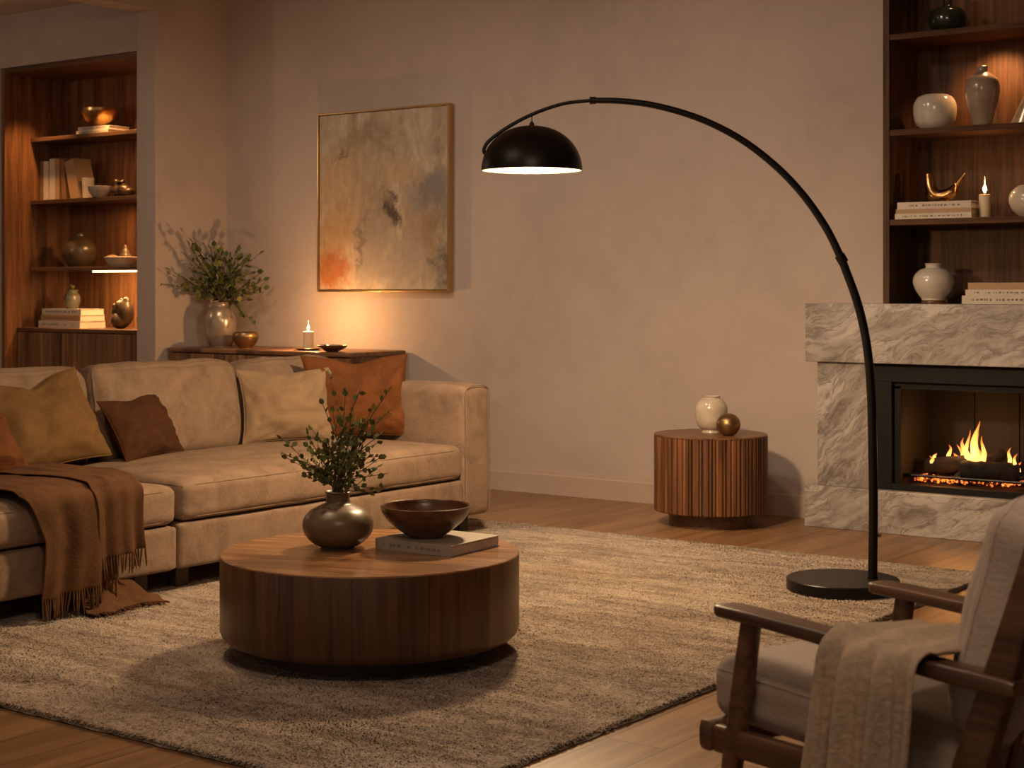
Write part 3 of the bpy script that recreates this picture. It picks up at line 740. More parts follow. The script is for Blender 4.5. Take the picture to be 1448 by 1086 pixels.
# ================================================================ COFFEE TABLE
ct = ond(524, 700, 5.53); ct.z = .02
CT = .358
table = thing('coffee_table', 'round drum coffee table of dark walnut staves standing on the rug', 'table', ct)
MB().lathe([(0, 0), (.37, 0), (.372, .055), (0, .055)], 72).obj('plinth', M['plinth'], table)
R_ = .5055
MB().lathe(smoothprof([(R_-.055, .055)], 1) if 0 else [(0, .055), (R_-.035, .055), (R_-.018, .060), (R_-.006, .072), (R_, .09), (R_, .332-.002), (R_-.001, .333), (0, .333)], 128).obj('body', M['stave'], table)
MB().lathe([(0, .333), (R_-.0005, .333), (R_-.0005, .335), (R_-.003, .338), (0, .338)], 128).obj('table_top', M['table_top'], table, rot=(0, 0, .35))

# items on the coffee table
def lathe_thing(name, label, cat, loc, prof, mat, n=56, group=None, hollow=True, sub=6, wall=.005, sx=1, sy=1):
    p = smoothprof(prof, sub)
    if hollow:
        inner = [(max(.001, r-wall), z) for r, z in reversed(p) if z > wall*1.5 and r > wall*1.2]
        p = p+[(p[-1][0]-wall*.5, p[-1][1]+wall*.35)]+inner+[(.001, inner[-1][1])]
    o = MB().lathe(p, n, sx=sx, sy=sy).obj(name, mat, None, loc=loc, angle=55)
    return tag(o, label, cat, group)
vl = onz(478, 774, CT)
lathe_thing('vase', 'squat dark brown glazed vase holding green sprigs on the coffee table', 'vase', vl,
            [(.0, 0), (.054, 0), (.060, .005), (.088, .019), (.113, .046), (.1225, .077), (.116, .105), (.094, .129), (.065, .144), (.045, .154), (.0405, .168), (.0405, .184), (.046, .192)], M['brown_c'], n=64)
# book under the bowl
def book(name, label, w, d, t, loc, rz, cover, group=None, upright=False, marks=1, seed=0, cat='book', rx=0, paper=None, sidex=False):
    """lying book, spine along local -Y face; w along x, d along y"""
    b = thing(name, label, cat, loc, rz, group); b.rotation_euler = (0, rx, rz)
    ct_ = .0028
    cv = MB(); cv.box(-w/2, w/2, -d/2, d/2, 0, ct_).box(-w/2, w/2, -d/2, d/2, t-ct_, t).box(-w/2, w/2, -d/2-.001, -d/2+ct_, 0, t)
    cv.obj('cover', cover, b, smooth=False, bevel=.0008, seg=2)
    box(-w/2+.004, w/2-.004, -d/2+ct_, d/2-.004, ct_, t-ct_).obj('pages', paper or M['paper'], b, smooth=False)
    if marks:
        rr = random.Random(seed); mk = MB(); x = -w*.40; zc_ = t/2
        while x < w*.36:
            l = rr.uniform(.004, .016)
            if rr.random() < .85: mk.box(x, x+l, -d/2-.0016, -d/2-.0009, zc_-t*.13*rr.uniform(.6, 1.2), zc_+t*.13*rr.uniform(.6, 1.2))
            x += l+rr.uniform(.003, .012)
        if mk.v: mk.obj('spine_lettering', M['ink'], b, smooth=False)
    return b
A = onz(531, 776, CT); Bq = onz(638.5, 788, CT); Cq = onz(709, 772, CT)
bw = (Bq-A).length; bd = (Cq-Bq).length; xd = (Bq-A).normalized(); yd = Vector((-xd.y, xd.x, 0))
bloc = A+xd*bw/2+yd*bd/2; BT = .037
book('book', 'large greige hardback book lying under the wooden bowl on the coffee table', bw, bd, BT, bloc, math.atan2(xd.y, xd.x), M['cover_g'], seed=4)
bl = ond(602, 700, 5.60); bl.z = CT+BT
lathe_thing('bowl', 'wide dark brown wooden bowl resting on the greige book', 'bowl', bl,
            [(0, 0), (.052, 0), (.060, .004), (.098, .030), (.132, .060), (.150, .088), (.1565, .108)], M['bowlwood'], n=72, wall=.007)

# ---------------------------------------------------------------- sprigs
def sprigs(label, cat, root, neck_r, tips, scale, leafs, mat_leaf, mat_alt, seed, depth=.08, nleaf=20, base=-.08, side=0):
    rnd = random.Random(seed)
    t = thing('green_sprigs', label, cat, root)
    for i, (dx_, dz_) in enumerate(tips):
        dd = rnd.uniform(-1, 1)*depth-side*max(0, -dx_)
        tip = RT*dx_+UP*dz_+FW*dd
        st = RT*rnd.uniform(-neck_r, neck_r)*.55+FW*rnd.uniform(-neck_r, neck_r)*.55
        b0 = st*.4+UP*base
        mid = st+(tip-st)*.45+UP*abs(tip.x+tip.y)*.0+UP*(.09*(tip-st).length)+RT*rnd.uniform(-.02, .02)*scale
        path = crspline([b0, st, st+(mid-st)*.5+UP*.01, mid, tip], 7)
        mb = MB(); mb.tube(path, [.0028*scale*(1-.75*k/len(path))+.0004 for k in range(len(path))], 6)
        lf = MB(); lf2 = MB()
        def leaf(p, d, n_, s, tgt):
            d = d.normalized(); sd = d.cross(n_).normalized(); nn = sd.cross(d)
            w = s*.40
            pts = [p, p+d*s*.28+sd*w*.85+nn*s*.05, p+d*s*.62+sd*w*.9+nn*s*.07, p+d*s, p+d*s*.62-sd*w*.9+nn*s*.07, p+d*s*.28-sd*w*.85+nn*s*.05, p+d*s*.45-nn*s*.05]
            tgt.add(pts, [(0, 1, 6), (1, 2, 6), (2, 3, 6), (3, 4, 6), (4, 5, 6), (5, 0, 6)])
        def rv(): return Vector((rnd.uniform(-1, 1), rnd.uniform(-1, 1), rnd.uniform(-1, 1)))
        def dress(pp, n_):
            for k in range(n_):
                u = .04+.96*(k+rnd.random()*.6)/n_; j = min(len(pp)-2, int(u*(len(pp)-1))); p = pp[j].lerp(pp[j+1], min(1, u*(len(pp)-1)-j)); td = (pp[j+1]-pp[j]).normalized()
                d = (td*.6+rv()*.9+UP*.15)
                leaf(p, d, rv(), leafs*rnd.uniform(.6, 1.2), lf if rnd.random() < .75 else lf2)
        upper = path[int(len(path)*.36):]
        dress(upper, nleaf)
        for k in range(4):
            j = int(len(path)*(.42+.12*k)); p = path[j]; d = ((path[j+1]-path[j]).normalized()*.8+rv()*.75); L_ = rnd.uniform(.04, .12)*scale
            tw = crspline([p, p+d*L_*.5+UP*.004, p+d*L_+UP*.01*scale], 4); mb.tube(tw, .0011*scale, 5); dress(tw, max(3, nleaf//3))
            leaf(tw[-1], d, rv(), leafs, lf)
        br = mb.obj('branch', M['twig'], t, angle=180)
        lf.obj('leaves', mat_leaf, br, angle=180)
        lf2.obj('leaves', mat_alt, br, angle=180)
    return t
k5 = 5.58/2300
sprigs('small-leaved green sprigs standing in the squat brown vase on the coffee table', 'plant', vl+UP*.19, .034,
       [((x-478)*k5, (697-y)*k5) for x, y in ((398, 640), (404, 650), (432, 612), (452, 618), (486, 545), (512, 548), (556, 545), (552, 580), (545, 610), (551, 668), (548, 690), (520, 590), (470, 600), (498, 575), (428, 672), (438, 650), (530, 640))], 1.0, .025, M['leaf2'], M['leaf'], 11, depth=.09, nleaf=14)

# ================================================================ FLOOR LAMP
LD = 6.68
lb = onz(1192, 817, .065); lb.z = .018
lampo = thing('floor_lamp', 'black arched floor lamp with dome shade standing on the rug', 'lamp', lb, YAW)
base_d = (lb-O).dot(FW)
def lp(px, py, dd=0): 
    t = base_d; return Vector(((px-1192)/FPX*t, dd, H+(HY-py)/FPX*t-.018))
RB = 79/2300*base_d
MB().lathe([(0, 0), (RB-.003, 0), (RB, .003), (RB, .042), (RB-.003, .0455), (0, .0455)], 96).obj('base', M['black'], lampo)
fx = (1234-1192)/FPX*base_d
MB().lathe([(0, 0), (.021, 0), (.021, .008), (.016, .010), (.016, .022), (.013, .024), (0, .024)], 24).obj('foot_collar', M['black'], lampo, loc=(fx, 0, .0455))
pole = crspline([Vector((fx, 0, .05)), lp(1235, 720), lp(1234, 640), lp(1232, 560), lp(1226, 490), lp(1213, 430), lp(1190, 366)], 8)
MB().tube(pole, [.0190-.002*i/len(pole) for i in range(len(pole))], 18).obj('pole', M['black'], lampo)
arm1 = crspline([lp(1190, 366), lp(1168, 322), lp(1136, 276), lp(1096, 234), lp(1046, 196), lp(990, 168), lp(930, 150), lp(880, 143), lp(836, 142)], 8)
MB().tube(arm1, [.0165-.0045*i/len(arm1) for i in range(len(arm1))], 16).obj('arm', M['black'], lampo)
arm2 = crspline([lp(836, 142), lp(795, 147), lp(752, 162), lp(718, 180), lp(693, 198), lp(685, 209), lp(685, 216), lp(690, 220)], 8)
MB().tube(arm2, .0075, 12).obj('thin_arm', M['black'], lampo)
def collar(p, d, r, l):
    d = d.normalized(); MB().tube([p-d*l/2, p+d*l/2], r, 20).obj('collar', M['black'], lampo)
collar(lp(1190, 366), lp(1186, 359)-lp(1194, 373), .0215, .036)
collar(lp(838, 142), Vector((1, 0, 0)), .0155, .024)
MB().tube([lp(1234, 757)+Vector((.01, 0, 0)), lp(1234, 757)+Vector((.026, 0, 0))], .004, 10).lathe([(0, -.008), (.006, -.006), (.008, 0), (.006, .006), (0, .008)], 14, tuple(lp(1234, 757)+Vector((.028, 0, 0)))).obj('knob', M['brass_d'], lampo)
sc = lp(752, 241); RS = .207; HS = .183
prof_o = [(RS*math.cos(a)**.92, HS*math.sin(a)) for a in [PI/2*i/26*.995 for i in range(27)]]
out = MB().lathe(prof_o, 96)
out.f = out.f[:-2]
o = out.obj('shade', M['black'], lampo, loc=sc, angle=180)
inn = MB().lathe([(r*.985, z*.985+.0005) for r, z in prof_o], 96); inn.f = [tuple(reversed(f)) for f in inn.f[:-2]]
o2 = inn.obj('lining', M['shade_in'], o, angle=180); o2['label'] = 'cream inside of the shade'
rim = [(RS*.985, .0005), (RS, 0)]
MB().tube([(RS*.993*math.cos(2*PI*i/96), RS*.993*math.sin(2*PI*i/96), 0) for i in range(97)], .0022, 6).obj('rim', M['black'], o)
MB().lathe([(0, 0), (.010, 0), (.010, .014), (.006, .018), (.004, .022), (0, .022)], 18).obj('cap', M['black'], o, loc=(0, 0, HS-.004))
MB().tube([sc+Vector((0, 0, HS+.01)), lp(752, 163)], .002, 8).obj('cord', M['black'], lampo)
MB().lathe([(0, -.045), (.022, -.038), (.032, -.018), (.032, 0), (.022, .022), (.014, .04), (.014, .06), (0, .06)], 24).obj('bulb', M['bulb'], o, loc=(0, 0, .095))
wl = lampo.matrix_basis @ sc
lamp('lamp_bulb_light', 'POINT', wl+Vector((0, 0, .035)), 185, (1, .70, .40), .09)

# ================================================================ SIDE TABLE
stl = ond(1005, 700, 8.63); stl.z = 0
st = thing('side_table', 'round fluted walnut drum side table against the back wall near the fireplace', 'table', stl)
MB().lathe([(0, 0), (.2217, 0), (.2217, .078), (0, .078)], 64).obj('plinth', M['walnut_x'], st)
rnd = random.Random(3); sl = MB(); n = 0
ang = 0; secs = []
R1 = .2985; ring = []
while ang < 2*PI-.02:
    w = rnd.choice([.075, .09, .11, .125, .06]); w = min(w, 2*PI-ang)
    g = .015
    for t_, rr in ((0, R1-.016), (g, R1-.016), (g+.002, R1-.002), (w*.35, R1+.0015), (w*.75, R1+.0015), (w-.002, R1-.002)):
        ring.append((ang+min(t_, w-.001), rr))
    ang += w
zs = [.077, .082, .470, .4715]; n = len(ring)
vs = []
for k, z in enumerate(zs):
    for a, r in ring: q = r-(.004 if k in (0, 3) else 0); vs.append((q*math.cos(a), q*math.sin(a), z))
fs = [(k*n+i, k*n+(i+1) % n, (k+1)*n+(i+1) % n, (k+1)*n+i) for k in range(3) for i in range(n)]+[tuple(reversed(range(n))), tuple(range(3*n, 4*n))]
sl.add(vs, fs).obj('fluted_body', M['slat'], st, angle=25)
MB().lathe([(0, .4715), (R1-.002, .4715), (R1, .4725), (R1, .479), (R1-.002, .481), (0, .481)], 96).obj('table_top', M['side_top'], st)
vv = onz(1006, 612, .481)
lathe_thing('vase', 'cream glazed round-shouldered vase on the fluted side table', 'vase', vv,
            [(0, 0), (.047, 0), (.050, .008), (.047, .017), (.068, .032), (.083, .066), (.086, .104), (.083, .140), (.066, .172), (.048, .184), (.046, .190), (.049, .196)], M['cream'], n=56)
oz = onz(1030, 616, .481)
lathe_thing('ornament', 'small brass ball ornament in front of the cream vase', 'ornament', oz,
            [(0, 0), (.018, .0), (.040, .011), (.057, .034), (.0635, .058), (.057, .084), (.040, .104), (.020, .114), (0, .117)], M['brass_d'], hollow=False)

# ================================================================ SIDEBOARD
sbx0, sbx1, sby0, sby1 = -8.455, -6.80, 7.52, 8.078; SBT = .85
sbd = thing('sideboard', 'low dark walnut sideboard against the back wall behind the sofa', 'sideboard', (sbx0, sby0, 0))
def sbp(name, x0, x1, y0, y1, z0, z1, mat, **k): return box(x0-sbx0, x1-sbx0, y0-sby0, y1-sby0, z0, z1).obj(name, mat, sbd, smooth=False, **k)
sbp('top', sbx0, sbx1, sby0, sby1, SBT-.03, SBT, M['walnut_side'], bevel=.008)
sbp('carcass', sbx0+.01, sbx1-.01, sby0+.03, sby1-.005, .12, SBT-.03, M['walnut'])
dw = (sbx1-sbx0-.02)/4
for i in range(4):
    d_ = sbp('door', sbx0+.012+i*dw, sbx0+.008+(i+1)*dw, sby0+.01, sby0+.03, .13, SBT-.036, M['walnut_door'], bevel=.002)
for x in (sbx0+.12, sbx1-.12):
    for y in (sby0+.08, sby1-.08): MB().tube([(x-sbx0, y-sby0, .12), (x-sbx0, y-sby0, 0)], [.022, .014], 14).obj('leg', M['walnut'], sbd)
v2 = onz(312, 491, SBT); v2.y = 7.80; v2.x = onY(312, 490, 7.80).x
v2.z = SBT; kk = (v2-O).dot(FW)/2300
lathe_thing('vase', 'tall silvery beige vase holding leafy branches on the sideboard', 'vase', v2,
            [(0, 0), (.066, 0), (.074, .006), (.098, .06), (.108, .14), (.106, .20), (.088, .25), (.062, .275), (.056, .285), (.058, .300), (.063, .306)], M['silver_c'], n=56)
sprigs('leafy green branches standing in the silvery vase on the sideboard', 'plant', v2+UP*.30, .05,
       [((x-312)*kk, (430-y)*kk) for x, y in ((252, 402), (260, 412), (263, 358), (276, 338), (290, 345), (302, 352), (322, 362), (336, 350), (350, 368), (354, 388), (366, 402), (372, 415), (340, 432), (300, 385), (285, 412), (328, 395), (270, 380))], 1.8, .048, M['leaf'], M['leaf2'], 5, depth=.10, nleaf=10, side=.5)
b2 = onY(347, 492, 7.72); b2.z = SBT
lathe_thing('bowl', 'small bronze bowl beside the silvery vase on the sideboard', 'bowl', b2,
            [(0, 0), (.040, 0), (.046, .006), (.075, .04), (.088, .075), (.084, .098), (.078, .108)], M['brass_d'])
tr_ = onY(436, 494, 7.70); tr_.z = SBT
lathe_thing('plate', 'flat dark plate under the lit candle on the sideboard', 'plate', tr_,
            [(0, 0), (.055, 0), (.065, .003), (.085, .010), (.094, .014)], M['brass_d'], wall=.003)
def candle(label, loc, r, h, fl, energy, group=None):
    c = thing('candle', label, 'candle', loc)
    MB().lathe([(0, 0), (r-.001, 0), (r, .002), (r, h-.003), (r-.003, h), (r-.008, h-.003), (0, h-.004)], 32).obj('wax_body', M['wax'], c)
    MB().tube([(0, 0, h-.004), (.001, 0, h+.010)], .0015, 6).obj('wick', M['wick'], c)
    n = 14; pts = [(0, 0, h+.006+fl*i/n) for i in range(n+1)]; rs = [fl*.115*math.exp(-((i/n-.24)/.19)**2)+.0016*(1-i/n)+.0003 for i in range(n+1)]
    flame('flame', pts, rs, M['flame'], c, flat=1)
    lamp('candle_light', 'POINT', Vector(loc)+Vector((0, 0, h+fl*1.06+.022)), energy, (1, .52, .20), .009)
    return c
cl = tr_+Vector((0, 0, .008))
candle('lit cream pillar candle on the sideboard beside the shallow dish', cl, .034, .115, .065, 17)
d2 = onY(470, 496, 7.60); d2.z = SBT
lathe_thing('dish', 'shallow dark dish right of the candle on the sideboard', 'dish', d2+Vector((0, 0, .0)), [(0, 0), (.035, 0), (.04, .004), (.085, .026), (.098, .042)], M['brass_d'], wall=.004)
st_ = MB(); st_.lathe(smoothprof([(0, 0), (.030, .004), (.042, .018), (.036, .034), (0, .044)]), 20)
tag(st_.obj('stone', M['cream'], None, loc=d2+Vector((0, .0, .010))), 'pale rounded stone lying in the shallow dish on the sideboard', 'stone')

# ================================================================ PAINTING
p0 = onY(449.5, 411, 8.055); p1 = onY(636, 415, 8.055); px0, px1 = p0.x, p1.x; pz0, pz1 = 1.228, 2.425
pa = thing('painting', 'large abstract painting in beige and rust tones with a thin gold frame', 'painting', (px0, 8.09, pz0))
pw, ph = px1-px0, pz1-pz0; fd = -.045
box(.016, pw-.016, fd+.010, -.002, .016, ph-.016).obj('canvas', M['paint'], pa, smooth=False)
fm = MB(); fm.box(0, .012, fd, 0, 0, ph).box(pw-.012, pw, fd, 0, 0, ph).box(.012, pw-.012, fd, 0, 0, .012).box(.012, pw-.012, fd, 0, ph-.012, ph)
fm.obj('frame', M['frame'], pa, smooth=False, bevel=.0015)
gm = MB(); gm.box(.012, .016, fd+.014, 0, .012, ph-.012).box(pw-.016, pw-.012, fd+.014, 0, .012, ph-.012).box(.016, pw-.016, fd+.014, 0, .012, .016).box(.016, pw-.016, fd+.014, 0, ph-.016, ph-.012)
gm.obj('shadow_gap', M['black'], pa, smooth=False)

# ================================================================ SHELF OBJECTS
def place(px, Y, z): p = onY(px, HY-1, Y); return Vector((p.x, Y, z))
def sc_at(p): return (Vector(p)-O).dot(FW)/2300
def rel(prof, w, h): # profile given in unit radius / unit height
    return [(r*w/2, z*h) for r, z in prof]
# --- left alcove
Yl = 7.90
p = place(147, Yl, SH[0]); k = sc_at(p)
book('book', 'pale book lying under the brass bowl on the top alcove shelf', .36, .22, .030, p, .0, M['cover_w'], seed=1)
book('book', 'pale thicker book lying on top, directly under the brass bowl', .33, .20, .028, p+Vector((.0, 0, .030)), .05, M['cover_w'], seed=2)
lathe_thing('bowl', 'polished brass bowl on two pale books on the top alcove shelf', 'bowl', place(141, Yl-.02, SH[0]+.058),
            [(0, 0), (.05, 0), (.058, .006), (.105, .05), (.135, .10), (.142, .135)], M['brass'])
def upbook(px0, px1, h, cover, label, lean=0, seed=0, Y=7.83, d=.16):
    a = place(px0, Y, SH[1]); b = place(px1, Y, SH[1]); w = b.x-a.x
    o = thing('book', label, 'book', ((a+b)/2), 0, None)
    o.rotation_euler = (0, lean, 0)
    c = MB(); c.box(-w/2, -w/2+.003, 0, d, 0, h).box(w/2-.003, w/2, 0, d, 0, h).box(-w/2, w/2, -.001, .003, 0, h)
    c.obj('cover', cover, o, smooth=False, bevel=.0008, seg=2)
    box(-w/2+.003, w/2-.003, .003, d-.004, .004, h-.004).obj('pages', M['paper'], o, smooth=False)
    return o
upbook(54, 61, .300, M['cover_b'], 'upright dark-spined book at the left end of the alcove book row', 0)
upbook(61.5, 68.5, .300, M['cover_w'], 'upright pale book, second from the left in the alcove row')
upbook(70, 78, .315, M['cover_w'], 'tallest pale upright book in the middle of the alcove row')
upbook(78.6, 84, .315, M['cover_t'], 'thin tan book standing right of the tallest pale book', 0)
upbook(88, 94, .305, M['cover_b'], 'slim brown book leaning slightly left in the alcove row', -.10)
bk = upbook(100, 113, .305, M['cover_t'], 'broad tan book leaning against the row of upright books', -.25)
lathe_thing('cup', 'pale ceramic cup right of the leaning book in the alcove', 'cup', place(124.5, 7.86, SH[1]), [(0, 0), (.036, 0), (.040, .004), (.042, .08), (.045, .155)], M['cream'])
lathe_thing('bowl', 'small grey stoneware bowl on the alcove book shelf', 'bowl', place(141, 7.80, SH[1]), [(0, 0), (.035, 0), (.055, .01), (.080, .05), (.088, .082)], M['grey_c'])
def knobbly(name, label, cat, loc, lumps, mat, parts=()):
    """smooth merged lumps made as one remeshed body"""
    mb = MB()
    for (x, y, z, r, rz) in lumps:
        mb.lathe([(r*math.cos(a), rz*math.sin(a)) for a in [(-PI/2+PI*i/12) for i in range(13)]], 20, (x, y, z))
    o = mb.obj(name, mat, None, loc=loc, angle=180)
    rm_ = o.modifiers.new('remesh', 'REMESH'); rm_.mode = 'VOXEL'; rm_.voxel_size = .005; rm_.use_smooth_shade = True
    s = o.modifiers.new('smooth', 'SMOOTH'); s.iterations = 6; s.factor = .6
    return tag(o, label, cat)
knobbly('ornament', 'dark gold bird-shaped ornament beside the grey bowl in the alcove', 'ornament', place(171, 7.84, SH[1]),
        [(-.02, 0, .045, .062, .045), (.04, 0, .05, .055, .045), (.085, 0, .035, .05, .035), (-.04, 0, .085, .022, .03), (-.055, 0, .118, .022, .018), (.0, 0, .11, .035, .012), (.02, 0, .115, .012, .022)], M['bronze2'])
p = place(113, Yl-.02, SH[2])
lathe_thing('vase', 'round brown vase with narrow neck on the lowest alcove shelf', 'vase', p,
            [(0, 0), (.075, 0), (.085, .005), (.118, .05), (.130, .10), (.122, .150), (.090, .195), (.048, .222), (.036, .232), (.034, .250), (.040, .258)], M['brown_c2'], n=56)
lathe_thing('dish', 'off-white oval dish on the lowest alcove shelf above the light strip', 'dish', place(172, 7.86, SH[2]), [(0, 0), (.075, 0), (.09, .005), (.112, .04), (.125, .065), (.122, .070)], M['cream'])
knobbly('ornament', 'small seated terracotta figure in the off-white dish', 'ornament', place(177, 7.86, SH[2]+.006), [(0, 0, .05, .05, .05), (0, 0, .09, .032, .035), (0, 0, .125, .014, .03)], M['brown_c'])
knobbly('ornament', 'flat tan pebble ornament at the left in the off-white dish', 'ornament', place(160, 7.84, SH[2]+.010), [(-.01, 0, .056, .045, .022), (.02, 0, .050, .042, .020)], M['cover_t'])
p = place(102, 7.82, .958)
book('book', 'thick white book at the bottom of the stack on the alcove cabinet', .48, .24, .052, p, 0, M['cover_w'], seed=11)
book('book', 'tan book in the middle of the stack on the alcove cabinet', .455, .23, .045, p+Vector((.01, 0, .052)), .0, M['cover_t'], seed=12)
book('book', 'white book on top of the stack on the alcove cabinet', .44, .22, .045, p+Vector((.012, .0, .097)), .02, M['cover_w'], seed=13)
lathe_thing('vase', 'small greenish grey jug on the book stack in the alcove', 'vase', place(102, 7.84, .958+.142), [(0, 0), (.035, 0), (.045, .01), (.062, .05), (.060, .09), (.045, .115), (.040, .125), (.046, .14)], M['jug'])
tw = MB(); p = place(102, 7.84, .958+.142+.13)
for i in range(9):
    a = random.uniform(0, 6.28); l = random.uniform(.03, .07); d = Vector((math.cos(a)*.5, math.sin(a)*.4, 1)).normalized(); q = d*l; s = Vector((-math.sin(a), math.cos(a), 0))*.012
    tw.add([Vector((0, 0, 0)), q*.5+s, q, q*.5-s], [(0, 1, 2, 3)])
o = tw.obj('succulent', M['leaf2'], None, loc=p); thicken(o, .003); tag(o, 'tiny green succulent growing out of the grey jug in the alcove', 'plant')
knobbly('ornament', 'dark bronze two-headed figurine on the alcove cabinet beside the books', 'ornament', place(172, 7.82, .958),
        [(-.015, 0, .06, .075, .062), (-.05, -.01, .12, .035, .06), (-.055, -.01, .165, .028, .022), (-.01, 0, .16, .045, .05), (.035, .01, .12, .06, .10), (.045, .01, .20, .032, .035), (.0, 0, .195, .018, .03)], M['bronze2'])
# --- right shelves
def rvase(px, Y, z, prof, mat, label, name='vase', w=1, h=1, **k):
    return lathe_thing(name, label, 'vase', place(px, Y, z), [(r*w, q*h) for r, q in prof], mat, **k)
Yr = 8.0; kr = 8.42/2300
rvase(1340, Yr, SR[0], [(0, 0), (.055, 0), (.065, .005), (.090, .035), (.096, .075), (.085, .112), (.055, .130), (.032, .137), (.024, .148), (.022, .20), (.030, .215)], M['dark_c'], 'glossy black bottle vase on the top right shelf')
rvase(1322, 7.98, SR[1], [(0, 0), (.060, 0), (.072, .004), (.098, .035), (.108, .085), (.106, .130), (.090, .162), (.072, .174), (.066, .176)], M['white_c'], 'squat off-white glazed pot on the right shelf beside the tall vase')
rvase(1389, 7.98, SR[1], [(0, 0), (.040, 0), (.046, .006), (.056, .05), (.078, .13), (.086, .19), (.076, .235), (.048, .262), (.030, .275), (.026, .290), (.028, .303)], M['taupe_c'], 'tall taupe vase with narrow neck lit from above')
# leaning sculptural piece at the edge of the frame
sl_ = MB(); q = place(1447, 7.98, SR[1])
def shard(u, v):
    a = 2*PI*u; t = v; r = .052*(1-t)**.8+.008
    return Vector((r*math.cos(a)*1.1+.075*t, r*math.sin(a)*.8, .25*t+.0))
sl_.grid(shard, 24, 16); o = sl_.obj('sculpture', M['silver_c'], None, loc=q, weld=.0005, angle=60)
tag(o, 'leaning silvery grey horn-shaped sculpture right of the tall taupe vase', 'sculpture')
# books on shelf C
p = place(1331, 7.97, SR[2]); 
book('book', 'pale thin book at the bottom of the stack under the brass sculpture', .40, .22, .028, p+Vector((-.004, 0, 0)), .02, M['cover_w'], seed=21)
book('book', 'cream book in the middle of the stack under the brass sculpture', .395, .215, .022, p+Vector((-.002, 0, .028)), .015, M['cover_t'], seed=22, marks=0)
book('book', 'white book on top of the stack, directly under the brass sculpture', .385, .21, .036, p+Vector((.0, 0, .05)), .015, M['cover_w'], seed=23)
# brass sculpture: an open antler-like bowl
bs_ = thing('sculpture', 'curved brass horn sculpture standing on the stacked books on the right shelf', 'sculpture', place(1334, 7.96, SR[2]+.086))
def horn(pts, rs): MB().tube(crspline([Vector(p) for p in pts], 8), rs(len(pts)*8-7), 14).obj('horn', M['brass_s'], bs_, angle=180)
horn([(-.080, 0, .150), (-.074, 0, .112), (-.060, -.005, .062), (-.022, 0, .034), (.035, 0, .044), (.058, 0, .078), (.066, -.01, .10)], lambda n: [.019+.011*math.sin(PI*i/n)-(.026*max(0, i/n-.7)/.3) for i in range(n)])
horn([(.02, .02, .038), (.048, .02, .060), (.075, .02, .105), (.105, .02, .145)], lambda n: [.012-.011*abs(2*i/n-.6)**1.5*.7 if i < n-1 else .001 for i in range(n)])
horn([(-.058, 0, .10), (-.066, 0, .06), (-.045, 0, .028), (-.02, 0, .022)], lambda n: [.016+.014*math.sin(PI*i/n) for i in range(n)])
MB().lathe([(0, 0), (.038, 0), (.042, .004), (.034, .016), (.024, .026), (0, .030)], 28).obj('foot', M['brass_s'], bs_)
cp = place(1392.5, 7.96, SR[2])
lathe_thing('candle_holder', 'small pale saucer holding the lit candle on the right shelf', 'candle holder', cp, [(0, 0), (.030, 0), (.034, .003), (.036, .006)], M['cream'], wall=.002)
candle('lit ivory pillar candle on the right shelf between books and round vase', cp+Vector((0, 0, .004)), .0285, .115, .085, 1.2)
rvase(1458, 7.98, SR[2], [(0, 0), (.045, 0), (.056, .004), (.090, .035), (.106, .080), (.098, .120), (.065, .152), (.032, .162)], M['white_c'], 'round off-white vase cut off at the right edge, beside the candle')
pv = place(1320, 7.97, 1.173)
lathe_thing('stand', 'low dark wooden ring stand under the round cream vase on the mantel', 'stand', pv, [(0, 0), (.058, 0), (.060, .004), (.060, .012), (.056, .016)], M['bowlwood'], hollow=False)
rvase(1320, 7.97, 1.189, [(0, 0), (.052, 0), (.060, .006), (.062, .012), (.086, .045), (.103, .090), (.095, .130), (.066, .158), (.042, .166), (.040, .178), (.044, .188)], M['white_c'], 'round cream vase with short neck standing on the marble mantel')
p = place(1372, 7.96, 1.173)
for i, (dx_, t, w, cov, lb_, sd) in enumerate(((0, .042, .50, 'cover_w', 'widest white book, bottom of the stack on the marble mantel', 31), (.018, .030, .46, 'cover_w', 'pale slim book in the middle of the stack on the mantel', 32), (.032, .034, .43, 'cover_t', 'tan book on top of the stack on the marble mantel', 33))):
    z = sum((.042, .030, .034)[:i]); book('book', lb_, w, .23, t, p+Vector((dx_+w/2, 0, z)), 0, M[cov], seed=sd, marks=(i < 2))

